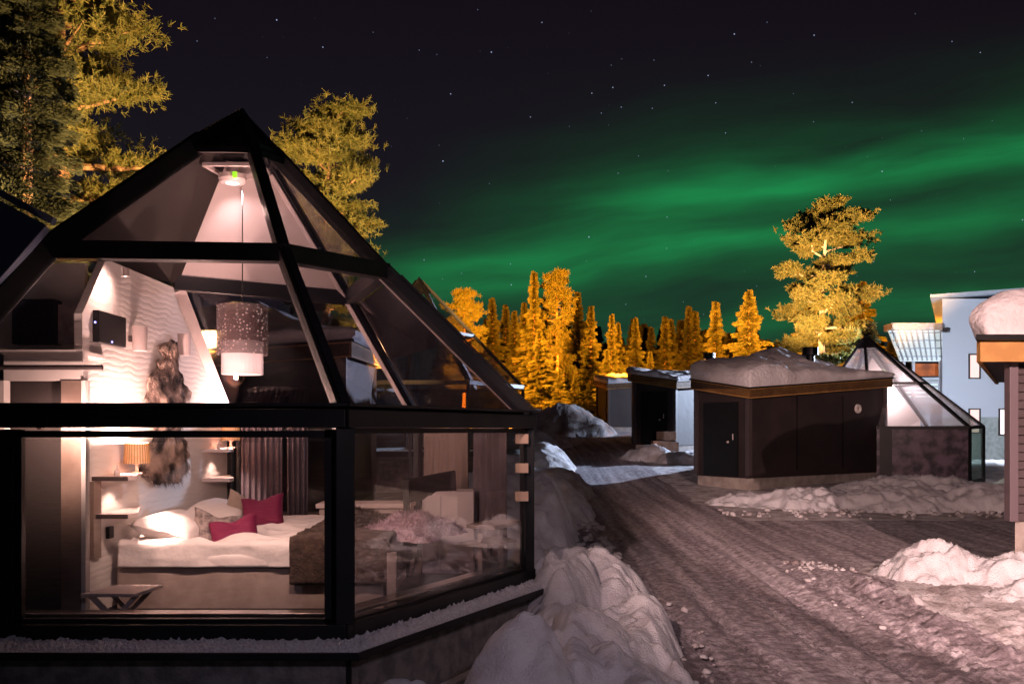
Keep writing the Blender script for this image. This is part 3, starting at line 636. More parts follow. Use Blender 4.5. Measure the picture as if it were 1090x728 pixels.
sp = MB().box((-3.135, 6.50, -.68), (.03, .12, .58)).build('wall_panel', 'brown_panel'); tag(sp, 'narrow dark vertical strip on the wall under the near shelf', 'wall panel')
o = MB().box((-3.13, 6.72, -.80), (.03, .07, .09)).build('light_switch', 'door_black'); tag(o, 'small black switch on the wall below the near lower shelf', 'switch')
# added fill spots on a track hidden behind the front eave beam
tr_ = empty('fill_track', (-2.4, 5.84, .04)); tag(tr_, 'added fill light track hidden inside the front eave beam', 'fill light')
MB().box((-2.4, 5.80, .03), (2.3, .03, .03)).build('track', 'cabinet_white', tr_)
for x_, e_ in ((-3.2, 40), (-2.3, 55), (-1.5, 55)):
    MB().lathe((x_, 5.86, .02), [(0, -.02), (.022, -.02), (.022, .02), (0, .02)], 12, 'Y').build('fill_head', 'cabinet_white', tr_)
    lamp('SPOT', (x_, 5.90, .0), e_, WARM, (x_ - .35, 8.3, -.7), .02, 120, .6)
MB().lathe((-2.95, 6.60, 1.20), [(0, -.03), (.025, -.03), (.025, .03), (0, .03)], 12).build('fill_head', 'cabinet_white', tr_)
lamp('SPOT', (-2.95, 6.60, 1.16), 20, WARM, (-3.75, 6.62, .75), .02, 130, .7)  # added fill spot to brighten the wall recess
lamp('SPOT', (-2.9, 5.90, .02), 40, WARM, (-3.6, 6.65, .85), .02, 120, .7)  # second added recess fill, without a fixture
# stool
stl = empty('folding_stool', (-2.82, 6.14, FZ)); tag(stl, 'folding wooden stool with crossed legs beside the bed', 'stool')
MB().prism([(-3.0, 6.0), (-2.62, 6.0), (-2.57, 6.36), (-2.90, 6.36)], -1.165, -1.14).build('seat', 'cabinet_white', stl, bevel=.004)
for yv in (6.05, 6.30):
    MB().beam((-2.95, yv, -1.165), (-2.62, yv, FZ), .035, .02, up=(0, 1, 0)).build('leg', 'cabinet_white', stl); MB().beam((-2.64, yv + .025, -1.165), (-2.95, yv + .025, FZ), .035, .02, up=(0, 1, 0)).build('leg', 'cabinet_white', stl)
# bed
bed = empty('double_bed', (-1.95, 7.7, FZ)); tag(bed, 'wide white double bed with a padded beige base', 'bed')
BX0, BX1, BY0, BY1, BT = -3.08, -1.0, 6.72, 8.85, -.93
MB().box(((BX0 + BX1) / 2, (BY0 + BY1) / 2, -1.21), (BX1 - BX0, BY1 - BY0 - .0, .40)).build('bed_base', 'bed_fabric', bed, bevel=.02)
for lx in (BX0 + .12, BX1 - .12):
    for ly in (BY0 + .12, BY1 - .12): MB().lathe((lx, ly, FZ), [(0, 0), (.025, 0), (.03, .12), (0, .12)], 10).build('leg', 'trim_dark', bed)
MB().box(((BX0 + BX1) / 2, (BY0 + BY1) / 2, -.985), (BX1 - BX0 - .02, BY1 - BY0 - .02, .05)).build('mattress', 'linen', bed, bevel=.04)
def drape(x0, x1, y0, y1, zt, df, dr, amp, sc, seed, nu=90, nv=90, dl=0, th=.04):
    # grid draped over a block: hangs df in front, dr at the right end
    tot_u = dl + (x1 - x0) + dr; tot_v = df + (y1 - y0)
    def fn(u_, v_):
        a = u_ * tot_u - dl; b = v_ * tot_v - df; z = zt; x = x0 + a; y = y0 + b; r = .05
        nzv = mnoise.noise(Vector((a * sc + seed, b * sc * 1.8, seed))) + .5 * mnoise.noise(Vector((a * sc * 2.3, b * sc * 3 + seed, 1)))
        nzv += 1.3 * (.3 - abs(mnoise.noise(Vector((a * sc * .7 + b * 1.5, b * sc * 1.6 - a * .8, seed + 4)))))
        if b < 0: y = y0 - .3 * r * (1 - math.exp(b / r)) - amp * .5 * nzv; z = zt + b + r * (1 - math.exp(b / r))
        if a > x1 - x0: e = a - (x1 - x0); x = x1 + r * (1 - math.exp(-e / r)) + amp * .6 * nzv; z = min(z, zt - e + r * (1 - math.exp(-e / r)))
        if a < 0: x = x0 - r * (1 - math.exp(a / r)); z = min(z, zt + a)
        if b >= 0 and 0 <= a <= x1 - x0: z += amp * nzv
        return (x, y, z)
    return MB().grid(fn, nu, nv)
drape(BX0 + .02, BX1 - .02, BY0 + .0, BY0 + 1.04, BT + .035, .22, .14, .045, 2.6, 2, nu=140, nv=110).build('duvet', 'duvet', bed, smooth=True, solid=.035)
drape(BX0 + .02, BX1 - .02, BY0 + 1.02, BY1, BT + .03, .03, .14, .04, 2.6, 9, nu=140, nv=110).build('duvet', 'duvet', bed, smooth=True, solid=.035)
drape(BX0 + .02, BX1, BY0 - .012, BY1, BT - .045, .14, .05, .012, 4, 5).build('sheet', 'linen', bed, smooth=True, solid=.01)
def cushion(name, c, w, h_, t, rot, m, label=None, cat='cushion', sag=.0, seed=0, parent=None):
    M = Matrix.Rotation(rot[2], 3, 'Z') @ Matrix.Rotation(rot[1], 3, 'Y') @ Matrix.Rotation(rot[0], 3, 'X'); c = Vector(c); mb = MB()
    n = 26
    for sg in (1, -1):
        def fn(u_, v_):
            a = u_ * 2 - 1; b = v_ * 2 - 1; k = max(0, (1 - a ** 4) * (1 - b ** 4)) ** .55
            pin = 1 - .10 * (1 - a * a) * abs(b) ** 3; pin2 = 1 - .10 * (1 - b * b) * abs(a) ** 3
            z = sg * t / 2 * k * (1 - sag * math.exp(-((a * 2.2) ** 2 + ((b - .75) * 1.6) ** 2))) + .06 * t * mnoise.noise(Vector((a * 2 + seed, b * 2, sg)))
            bb_ = b * pin * h_ / 2 - sag * .24 * h_ * math.exp(-(a * 2.4) ** 2) * max(0, b)
            return c + M @ Vector((a * pin2 * w / 2, bb_, z))
        mb.grid(fn, n, n)
        if sg == -1:
            k = n * n; mb.f = mb.f[:(n - 1) ** 2] + [tuple(reversed(f)) for f in mb.f[(n - 1) ** 2:]]
    o = mb.build(name, m, parent, smooth=True)
    if label: tag(o, label, cat)
    return o
cushion('pillow', (-2.75, 7.22, BT + .12), .80, .52, .20, (R(12), 0, R(90 - 8)), 'linen', 'white pillow on the near side of the bed head', 'pillow', seed=1)
cushion('pillow', (-2.75, 8.25, BT + .13), .80, .52, .22, (R(12), 0, R(94)), 'linen', 'white pillow on the far side of the bed head', 'pillow', seed=2)
cushion('cushion', at(229, 570, 7.15) + Vector((0, 0, .02)), .40, .38, .15, (R(72), R(14), R(35)), 'grey_cushion', 'mottled dark grey cushion behind the nearer fuchsia cushion', sag=.4, seed=3)
cushion('cushion', at(250, 571, 7.05), .40, .36, .17, (R(58), R(-12), R(12)), 'fuchsia', 'fuchsia cushion nearer the window, in front of the mottled grey one', sag=.4, seed=4)
cushion('cushion', at(261, 548, 8.15), .42, .40, .15, (R(72), R(20), R(20)), 'beige_cushion', 'plain beige cushion behind the farther fuchsia cushion', sag=.35, seed=5)
cushion('cushion', at(280, 547, 8.0), .40, .38, .17, (R(62), R(-8), R(5)), 'fuchsia', 'fuchsia cushion farther back, in front of the beige one', sag=.4, seed=6)
th = drape(-1.72, BX1 + .0, BY0 - .03, BY1 - .3, BT + .085, .40, .42, .02, 5, 14).build('throw_blanket', 'brown_throw', smooth=True, solid=.02); tag(th, 'dark brown throw blanket hanging over the foot of the bed', 'blanket')
def furheap(c, rx, ry, h_, m, name, label, cat, seed):
    mb = MB(); c = Vector(c)
    def fn(u_, v_):
        a = u_ * 2 * math.pi; r = v_; k = 1 + .45 * mnoise.noise(Vector((math.cos(a) * 1.3 + seed, math.sin(a) * 1.3, 0)))
        x = math.cos(a) * r * rx * k; y = math.sin(a) * r * ry * k
        return c + Vector((x, y, h_ * (1 - r ** 2.2) * (1 + .7 * mnoise.noise(Vector((x * 5, y * 5, seed)))) + .015 * mnoise.noise(Vector((x * 40, y * 40, 0)))))
    o = mb.grid(fn, 64, 26).build(name, m, smooth=True); tag(o, label, cat)
    rr = random.Random(seed); f2 = MB()
    for i in range(2500):
        p = Vector(fn(rr.random(), rr.random() ** .5)); d_ = Vector((rr.uniform(-1, 1), rr.uniform(-1, 1), rr.uniform(.2, 1))).normalized() * rr.uniform(.02, .05); sd = Vector((.004, .003, 0))
        f2.add([p - sd, p + sd, p + d_], [(0, 1, 2)])
    f2.build('fur', m, o); return o
furheap((-.86, 7.45, BT + .02), .40, .5, .17, 'pale_fur', 'fur_throw', 'crumpled pale pink fur throw at the foot of the bed', 'fur throw', 5)
furheap((-1.40, 7.75, BT + .09), .28, .35, .12, 'brown_throw', 'fur_throw', 'small brown fur heap on top of the dark blanket', 'fur throw', 8)
MB().box((-.93, 6.68, -1.2), (.07, .05, .5)).build('bed_corner', 'bed_fabric', bed)
# back of the room
def curtain(a, b, z0, z1, m, label, folds, amp, name='curtain'):
    a = Vector(a); b = Vector(b); d = (b - a); L = d.length; d.normalize(); n = Vector((d.y, -d.x, 0))
    def fn(u_, v_):
        p = a + d * u_ * L + n * amp * (math.sin(u_ * folds * 6.283) * (.35 + .65 * v_) + .6 * mnoise.noise(Vector((u_ * folds * 1.4, v_ * 1.2, folds))))
        return (p.x, p.y, z1 + (z0 - z1) * v_)
    o = MB().grid(fn, folds * 14, 14).build(name, m, smooth=True, solid=.004); tag(o, label, 'curtain', 'curtains along the igloo windows')
    MB().beam(a + Vector((0, 0, z1 + .015)), b + Vector((0, 0, z1 + .015)), .05, .03).build('curtain_rail', 'trim_dark', o)
    hm = MB()
    for i in range(folds * 2): p = a + d * (L * (i + .5) / (folds * 2)) - Vector((0, 0, 0)); hm.box((p.x, p.y, z1 + .06), (.035, .03, .07), math.atan2(d.y, d.x))
    hm.build('heading', 'trim_dark', o)
curtain((-2.98, 9.50, 0), (-2.55, 9.58, 0), FZ, .06, 'curtain_dark', 'dark curtain in front of the rear window, nearest the white shelves', 7, .035)
curtain((-2.50, 9.60, 0), (-2.28, 9.64, 0), FZ, .06, 'curtain_dark', 'dark curtain in front of the rear window, beside the pale ledge', 4, .035)
curtain((-.98, 9.62, 0), (-.45, 8.72, 0), FZ, .0, 'curtain_pale', 'pale beige curtain behind the tilted dark panel on the far right side', 8, .035)
curtain((-.38, 8.60, 0), (-.05, 8.02, 0), FZ, .0, 'curtain_dark', 'grey curtain nearest the back corner post of the igloo', 5, .03)
o = MB().box((-1.55, 9.25, -.98), (.95, .38, .3)); o.box((-1.55, 9.22, -.80), (1.0, .44, .05)); o.box((-1.55, 9.28, -1.3), (.9, .3, .38)); tag(o.build('window_bench', 'cabinet_white', bevel=.01), 'pale window bench against the rear windows', 'bench')
cb = MB().box((-.62, 8.55, -1.05), (.50, .36, .9)).build('storage_cabinet', 'cabinet_white', bevel=.008); tag(cb, 'pale square cabinet behind the fur throw', 'cabinet')
MB().box((-.78, 8.365, -1.0), (.18, .015, .72)).build('door', 'cabinet_white', cb, bevel=.004)
dk = MB().slab([Vector((-1.02, 8.15, -.48)), Vector((-.55, 8.35, -.40)), Vector((-.55, 8.5, -.62)), Vector((-1.02, 8.3, -.70))], .025); dk.box((-1.0, 8.2, -.95), (.05, .12, .95)); tag(dk.build('desk_panel', 'door_black'), 'tilted black panel on a black upright behind the bed foot', 'stand')
bn = MB().box((-.15, 7.75, -.85), (.5, .3, .035), R(60)); bn.box((-.2, 7.7, -1.0), (.5, .28, .03), R(60)); bn.box((-.28, 7.55, -1.2), (.04, .04, .6)); bn.box((-.1, 7.95, -1.2), (.04, .04, .6)); tag(bn.build('side_table', 'brown_panel', bevel=.004), 'low slatted side table in the back corner of the igloo', 'side table')
# pendant
pc = at(258, 352, 7.9); pn = empty('pendant_lamp', (pc.x, pc.y, pc.z - .4)); tag(pn, 'sparkling perforated drum lamp hanging under the glass roof', 'pendant lamp')
MB().lathe(pc, [(.0, .225), (.225, .225), (.225, -.22), (.215, -.22), (.215, .21), (0, .21)], 40).build('drum', 'sparkle', pn, smooth=False)
MB().lathe(pc, [(.0, -.10), (.185, -.10), (.185, -.40), (.17, -.40), (.17, -.12), (0, -.12)], 32).build('diffuser', 'frosted', pn)
MB().tube([pc + Vector((0, 0, .22)), Vector((pc.x, pc.y, 2.2))], .006, 6).build('cord', 'steel', pn)
MB().lathe(pc, [(0, .25), (.04, .25), (.05, .225), (0, .225)], 12).build('cap', 'steel', pn)
lamp('POINT', pc + Vector((0, 0, -.30)), 7.0, (1, .70, .66), size=.05)
# hub light and smoke alarm
hb = empty('ceiling_hub', (-2.50, 7.72, 2.2)); tag(hb, 'round ceiling spotlight hub under the roof cap with a green light', 'ceiling light')
MB().lathe((-2.50, 7.72, 2.2), [(0, 0), (.10, 0), (.12, .03), (.12, .07), (0, .07)], 24).build('housing', 'cabinet_white', hb)
MB().lathe((-2.50, 7.72, 2.195), [(0, 0), (.06, 0), (.06, .004), (0, .004)], 20).build('lens', 'glow_white', hb)
MB().box((-2.44, 7.60, 2.24), (.035, .02, .05)).build('indicator_light', 'green_led', hb)
hf = MB()
hp = [(-2.68, 7.5), (-2.28, 7.5), (-2.22, 7.85), (-2.6, 7.95)]
for i in range(4): hf.beam((*hp[i], 2.3), (*hp[(i + 1) % 4], 2.3), .03, .03)
hf.build('frame', 'cabinet_white', hb)
lamp('SPOT', (-2.50, 7.76, 2.17), 26, (1, .74, .72), (-2.35, 8.6, 1.0), .05, 120, .6)
lamp('POINT', (-2.3, 7.5, 1.9), 18.0, (1, .62, .52), size=.03)  # added room fill below the hub, without its own fixture
print('main igloo done')

# ================================================================== dark cabins with snow roofs
def build_cabin(name, K, base, rot, label, chimney=True, vent=True, thick=(.55, .13, .3, .4, .5), eaves=(2.24, 2.70, 2.85, 2.8, 2.55), apex=3.92, apx_=(4.0, 2.2)):
    poly = [(0, 0), (5.9, 0), (5.9, 4.4), (3.0, 4.2), (0, 1.75)]
    ca, sa = math.cos(rot), math.sin(rot)
    def Wp(x, y, z=0): return Vector((K[0] + x * ca - y * sa, K[1] + x * sa + y * ca, base + z))
    rt = empty(name, Wp(2.5, 2, 0)); tag(rt, label, 'cabin')
    wp = [Wp(*p) for p in poly]
    MB().prism([(p.x, p.y) for p in wp], base + .24, [base + e for e in eaves]).build('wall', 'dark_wall', rt)
    MB().prism([(p.x, p.y) for p in [Wp(x * .99 + .03, y * .99 + .02) for x, y in poly]], base - .8, base + .24).build('plinth', 'plinth', rt)
    # corner trims
    for i in (0, 1, 4): MB().box((wp[i].x, wp[i].y, base + (.30 + eaves[i]) / 2), (.12, .12, eaves[i] - .30), rot).build('corner_trim', 'trim_dark', rt)
    mb = MB()
    for x in (1.9, 3.9): mb.box(Wp(x, -.008, .34 + 1.05), (.025, .02, 2.0), rot)
    mb.build('panel_joint', 'door_black', rt)
    # door on the left face
    ang = rot + math.pi / 2
    dr = MB().box(Wp(-.02, .9, 1.22), (1.15, .05, 1.9), ang).build('door', 'door_black', rt)
    hn = Wp(-.07, .45, 1.2); MB().tube([hn, hn + Vector((0, 0, .16))], .02, 8).build('handle', 'steel', dr)
    MB().lathe(Wp(-.07, .62, 1.15), [(0, 0), (.035, 0), (.035, .03), (0, .03)], 12, 'Y').build('door_lock', 'steel', dr)
    # fascia, drip edge
    c2 = [Vector((p.x, p.y)) for p in wp]; fo = off_poly(c2, .16)
    fm = MB(); dm = MB(); n = 5
    for i in range(n):
        j = (i + 1) % n; a, b = fo[i], fo[j]; za, zb = base + eaves[i], base + eaves[j]
        d = (b - a).normalized(); nn = Vector((d.y, -d.x)) * -.035
        fm.add([(a.x, a.y, za), (b.x, b.y, zb), (b.x, b.y, zb + .24), (a.x, a.y, za + .24), (a.x + nn.x, a.y + nn.y, za), (b.x + nn.x, b.y + nn.y, zb), (b.x + nn.x, b.y + nn.y, zb + .24), (a.x + nn.x, a.y + nn.y, za + .24)],
               [(0, 1, 2, 3), (7, 6, 5, 4), (0, 4, 5, 1), (3, 2, 6, 7), (0, 3, 7, 4), (1, 5, 6, 2)])
        dm.beam(Vector((a.x, a.y, za + .26)) + Vector((-nn.x, -nn.y, 0)) * .6, Vector((b.x, b.y, zb + .26)) + Vector((-nn.x, -nn.y, 0)) * .6, .05, .04, ext=.02)
    fm.build('fascia', 'fascia_wood', rt); dm.build('drip_edge', 'door_black', rt)
    MB().prism([(p.x, p.y) for p in fo], [base + e + .02 for e in eaves], [base + e + .22 for e in eaves]).build('roof', 'dark_wall', rt)
    # snow on the roof
    per = []; N = 60
    for i in range(n):
        j = (i + 1) % n
        for k in range(N):
            t_ = k / N; p = fo[i] * (1 - t_) + fo[j] * t_; per.append((p, base + (eaves[i] * (1 - t_) + eaves[j] * t_) + .28, thick[i] * (1 - t_) + thick[j] * t_))
    ap = Wp(*apx_, apex); M_ = len(per); rows = 44; vs = []
    cxy = Vector((ap.x, ap.y))
    for r_ in range(rows + 1):
        for i, (p, z, tk) in enumerate(per):
            if r_ < 4:
                h_ = (0, .35, .75, 1.0)[r_]; o_ = (-.02, .05, .03, -.10)[r_]; q = p + (p - cxy).normalized() * o_; zz = z + tk * h_
            else:
                t_ = (r_ - 3) / (rows - 3); q0 = p + (p - cxy).normalized() * -.10; q = q0 * (1 - t_) + cxy * t_; zz = (z + tk) * (1 - t_) + ap.z * t_ - .10 * math.sin(t_ * math.pi)
            fall = min(1, r_ / 3) * (1 - max(0, r_ - rows + 3) / 6)
            nv_ = mnoise.noise(Vector((q.x * .9, q.y * .9, zz * .9))) * .20 + mnoise.noise(Vector((q.x * 2.6, q.y * 2.6, zz * 2.6))) * .09 + mnoise.noise(Vector((q.x * 7, q.y * 7, zz * 7))) * .015
            d_ = (q - cxy); dn = d_.normalized() if d_.length > 1e-6 else Vector((0, 0))
            q = q + dn * nv_ * (.6 if 0 < r_ < 6 else .1); vs.append((q.x, q.y, zz + nv_ * fall * (.4 + tk)))
    fs = [(r_ * M_ + i, r_ * M_ + (i + 1) % M_, (r_ + 1) * M_ + (i + 1) % M_, (r_ + 1) * M_ + i) for r_ in range(rows) for i in range(M_)]
    MB().add(vs, fs).build('roof_snow', 'roof_snow', rt, smooth=True)
    if chimney:
        cpz = Wp(4.1, 1.2, 3.0); ch_ = MB().lathe(cpz, [(0, 0), (.12, 0), (.12, .62), (.0, .62)], 16).build('chimney', 'pipe', rt)
        MB().lathe(cpz + Vector((0, 0, .62)), [(0, 0), (.23, 0), (.23, .22), (.0, .24)], 16).build('chimney_cap', 'pipe', ch_)
    if vent:
        vp = Wp(4.55, -.02, 2.05); vm = MB(); M = Matrix.Rotation(rot, 3, 'Z'); pr = [(.06, 0), (.06, -.05), (.12, -.05), (.13, 0)]; q = 24
        for r_, y_ in pr:
            for j in range(q): a_ = 2 * math.pi * j / q; vm.v.append(tuple(vp + M @ Vector((r_ * math.cos(a_), y_, r_ * math.sin(a_)))))
        for i in range(3):
            for j in range(q): vm.f.append((i * q + j, i * q + (j + 1) % q, (i + 1) * q + (j + 1) % q, (i + 1) * q + j))
        vm.build('vent_ring', 'white_wall', rt)
    return rt, Wp
cab1, W1 = build_cabin('snow_roofed_cabin', (5.95, 21.7), -1.47, R(34.6), 'dark cabin with thick snow roof, chimney pipe and round vent on its wall')
cab2, W2 = build_cabin('snow_roofed_cabin', (5.79, 30.6), -.80, R(45), 'middle dark cabin with orange fascia and wooden crates by its door', True, False, thick=(.22, .12, .3, .3, .2), apex=3.2)
cab3, W3 = build_cabin('snow_roofed_cabin', (5.16, 46), -.12, R(15), 'farthest small cabin with bluish wall between the snow mound and the middle cabin', False, False, thick=(.3, .2, .3, .3, .3), apex=3.2)
cab4, W4 = build_cabin('snow_roofed_cabin', (-8.6, 13.6), -1.55, R(2), 'snow roofed cabin seen dimly through the glass of the nearest igloo', False, False)
for i, (x_, z_, w_) in enumerate(((701, .22, .62), (710, .18, .50), (707, .56, .5))):
    p = at(x_ + 2, 470, 30.0); tag(MB().box((p.x, 29.9 + i * .02, -.78 + z_), (w_, .5, .34 if i < 2 else .3), R(12 * i)).build('wooden_crate', 'wood_crate', bevel=.02),
        ('left lower pinkish wooden crate', 'right lower pinkish wooden crate', 'upper pinkish wooden crate resting on the other two')[i] + ' by the middle cabin', 'crate', 'crates by the middle cabin')

# ================================================================== far glass igloos
def build_igloo(eaves, apex, base, label, wall_mat, light, brk=.47, open_idx=()):
    c_ = sum((Vector((p[0], p[1], 0)) for p in eaves), Vector()) / len(eaves); rt = empty('glass_igloo', (c_.x, c_.y, base)); tag(rt, label, 'glass igloo')
    E = [Vector(p) for p in eaves]; apx = Vector(apex); Bk = [lerp(p, apx, brk) for p in E]; Tp = [lerp(p, apx, .88) for p in E]; n = len(E)
    for i in range(n):
        j = (i + 1) % n; a, b = E[i], E[j]
        if i in open_idx: continue
        MB().beam(a, b, .09, .09).build('eave_beam', 'black_metal', rt); MB().beam(lo(a, base + .05), lo(b, base + .05), .10, .12).build('sill', 'black_metal', rt)
        MB().beam(Bk[i], Bk[j], .07, .07).build('purlin', 'black_metal', rt)
        MB().slab([lo(a, base + .1), lo(b, base + .1), lo(b, b.z - .04), lo(a, a.z - .04)], .03).build('window_pane', wall_mat[i], rt)
        gm = 'glass_fog' if wall_mat[0] == 'film_pane' else 'glass'; MB().slab([a, b, Bk[j], Bk[i]], .012).build('roof_pane', gm, rt); MB().slab([Bk[i], Bk[j], Tp[j], Tp[i]], .012).build('roof_pane', gm, rt)
    for i in range(n):
        MB().box((E[i].x, E[i].y, (base + E[i].z) / 2), (.08, .08, E[i].z - base)).build('corner_post', 'black_metal', rt)
        MB().beam(E[i], lerp(E[i], apx, .97), .075, .08, up=E[i] - c_).build('ridge_beam', 'black_metal', rt)
    cp = MB(); cp.add([t_ + (t_ - lerp(t_, apx, 1)) * .1 for t_ in Tp] + [apx + Vector((0, 0, .05))], [(i, (i + 1) % n, n) for i in range(n)] + [tuple(range(n - 1, -1, -1))]); cp.build('roof_cap', 'black_metal', rt)
    MB().prism([(p.x, p.y) for p in E], base - .8, base).build('foundation', 'concrete', rt)
    MB().prism([(p.x * .98 + c_.x * .02, p.y * .98 + c_.y * .02) for p in E], base, base + .05).build('floor', 'cabinet_white', rt)
    if light: lamp('POINT', (c_.x, c_.y, light[1]), light[0], light[2], size=.15)
    return rt, c_
e1 = [(10.35, 24.9, .05), (12.72, 24.0, .05), (13.62, 24.95, .08), (13.3, 27.6, .05), (11.2, 28.8, .05), (9.3, 27.8, .05)]
ig1, cc = build_igloo(e1, (10.62, 26.0, 2.80), -1.5, 'bright glass igloo joined to the dark cabin with the round vent', ['film_pane', 'glass_green', 'glass', 'glass', 'glass', 'glass'], (150, .9, (1, .86, .88)))
MB().box((10.70, 24.72, -.72), (.32, .10, 1.5), R(-21)).build('mullion', 'black_metal', ig1)
# pale partition inside it, white slab standing in for bright light along the eave
MB().slab([Vector((9.7, 27.4, -1.45)), Vector((12.9, 27.3, -1.45)), Vector((12.9, 27.3, .3)), Vector((11.0, 26.4, 2.2)), Vector((9.7, 27.2, .6))], .06).build('inner_wall', 'cabinet_white', ig1)
MB().box((11.9, 24.75, -.08), (1.9, .5, .10), R(-21)).build('eave_bright_slab', 'linen', ig1)
# igloos of the same row beyond the nearest one
def off_igloo(bx, by, ez, s, base, label, light):
    pts = [(-4.1, -2.2), (-1.25, -2.2), (0, 0), (-1.25, 2.2), (-3.2, 2.2), (-4.3, 0)]
    return build_igloo([(bx + x * s, by + y * s, ez) for x, y in pts], (bx - 2.58 * s, by - .04 * s, ez + 2.7 * s), base, label, ['glass'] * 6, light)
off_igloo(.27, 21.5, 1.05, 1, -.6, 'dark glass igloo peeking out right behind the slope of the nearest igloo', (8, .3, (1, .55, .45)))

# ================================================================== near right cabin
rc = empty('timber_cabin', (7.5, 11.5, -1.7)); tag(rc, 'near cabin at the right edge with horizontal siding, orange fascia and deep roof snow', 'cabin')
cx = at(1076.5, 385, 10).x
MB().box((cx, 10.0, (.78 - 1.06) / 2), (.10, .12, 1.84)).build('corner_post', 'post_paint', rc, bevel=.006)
sd = MB(); z = -1.06
while z < .8:
    sd.add([(cx + .05, 10.02, z), (9.5, 10.02, z), (9.5, 10.02, z + .085), (cx + .05, 10.02, z + .085), (cx + .05, 10.04, z + .1), (9.5, 10.04, z + .1), (9.5, 10.0, z), (cx + .05, 10.0, z)],
           [(7, 6, 2, 3), (3, 2, 5, 4), (7, 3, 4, 0), (0, 1, 6, 7)]); z += .1
sd.build('wall', 'siding', rc)
MB().box((cx + 1.75, 12.4, -.14), (3.5, 4.7, 1.84)).build('wall_core', 'siding', rc)
MB().box((cx + 1.87, 12.5, -1.9), (3.6, 4.9, 1.68)).build('plinth', 'plinth', rc, bevel=.01)
fx = at(1042, 375, 9.75).x
MB().box((fx + 2.5, 9.75, .88), (5.0, .06, .235)).build('fascia', 'fascia_wood', rc, bevel=.004)
MB().box((fx + .03, 12.2, .88), (.06, 4.8, .235)).build('fascia', 'fascia_wood', rc, bevel=.004)
MB().box((fx + 2.45, 12.1, 1.03), (5.1, 4.95, .06)).build('roof', 'door_black', rc)
MB().box((fx + 2.5, 12.2, .80), (4.9, 4.7, .02)).build('soffit', 'siding', rc)
def rs(u_, v_):
    # one roof-wide pillow of snow with steep edges
    def prof(t): return (1 - abs(2 * t - 1) ** 14)
    x = u_ * 4.9; y = v_ * 4.8; k = (prof(u_) * prof(v_)) ** .5
    bx = -.10 * math.sin(math.pi * min(1, k)) * (1 if u_ < .5 else -1)
    zz = 1.06 + k * (.56 + .10 * min(1, u_ * 4) + .10 * mnoise.noise(Vector((x * 1.1, y * 1.1, 0)))) + .03 * mnoise.noise(Vector((x * 5, y * 5, 0)))
    return (fx + .12 + x + bx + .05 * mnoise.noise(Vector((zz * 4, y * 2, 1))), 9.78 + y + .05 * mnoise.noise(Vector((x * 2, zz * 4, 3))), zz)
def warp(t): return .5 - .5 * math.copysign(abs(1 - 2 * t) ** .45, 1 - 2 * t)
MB().grid(lambda a, b: rs(warp(a), warp(b)), 120, 90).build('roof_snow', 'roof_snow', rc, smooth=True)

for ch_ in rc.children:
    for v_ in ch_.data.vertices:
        yw = v_.co.y + 11.5
        if yw > 10.07: v_.co.x += (yw - 10.07) * .64
# ================================================================== pale building
pb = empty('pale_building', (22, 46, -1.8)); tag(pb, 'floodlit white two storey building with narrow windows and a lower balcony wing', 'building')
YB = 42.0
a = at(1003, 318, YB); MB().box(((a.x + 32) / 2, YB + 5, (a.z + .6) / 2 + .0), (32 - a.x, 10, a.z - .6 - .0)).build('upper_wall', 'white_paint', pb)
MB().box(((a.x + 32) / 2, YB + 5.02, -1.0 + (.6 - .0) / 2 - .2), (32 - a.x, 9.96, 3.6)).build('lower_wall', 'stone_clad', pb)
r0 = at(996, 316, YB - .5); MB().slab([Vector((r0.x, YB - .6, r0.z + .02)), Vector((32, YB - .6, r0.z + .9)), Vector((32, YB + 10.5, r0.z + .9)), Vector((r0.x, YB + 10.5, r0.z + .02))], .14).build('roof', 'white_paint', pb)
MB().prism([(r0.x + .15, YB - .5), (32, YB - .5), (32, YB + 10), (r0.x + .15, YB + 10)], [a.z - .1] * 4, [r0.z + .0, r0.z + .85, r0.z + .85, r0.z]).build('gable_band', 'white_paint', pb) if False else None
def window(x0, x1, y0, y1, m, parent=pb, Y=YB):
    p = at(x0, y1, Y); q = at(x1, y0, Y); cx_ = (p.x + q.x) / 2; cz = (p.z + q.z) / 2; w_ = q.x - p.x; h_ = q.z - p.z
    fr = MB()
    for sx in (-1, 1): fr.box((cx_ + sx * (w_ / 2 + .03), Y - .03, cz), (.06, .08, h_ + .12))
    for sz in (-1, 1): fr.box((cx_, Y - .03, cz + sz * (h_ / 2 + .03)), (w_, .08, .06))
    f = fr.build('window', 'trim_dark', parent); MB().box((cx_, Y - .005, cz), (w_, .02, h_)).build('pane', m, f)
for w_ in ((1032, 1042, 378, 402, 'warm_window'), (1064.5, 1074, 379, 402, 'bright_window'), (1032, 1042, 436, 460, 'warm_window'), (1064, 1075, 436, 462, 'bright_window'), (1095, 1105, 379, 402, 'bright_window')): window(*w_)
MB().box((r0.x + 5, YB - .02, at(0, 421, YB).z), (10, .05, .05)).build('cornice', 'white_paint', pb)
for ch_ in pb.children:
    if ch_.name.split('.')[0] in ('upper_wall', 'lower_wall', 'roof'):
        for v_ in ch_.data.vertices: v_.co.x += (v_.co.y + 46 - 42.0) * .52 if v_.co.x < 0 else 0
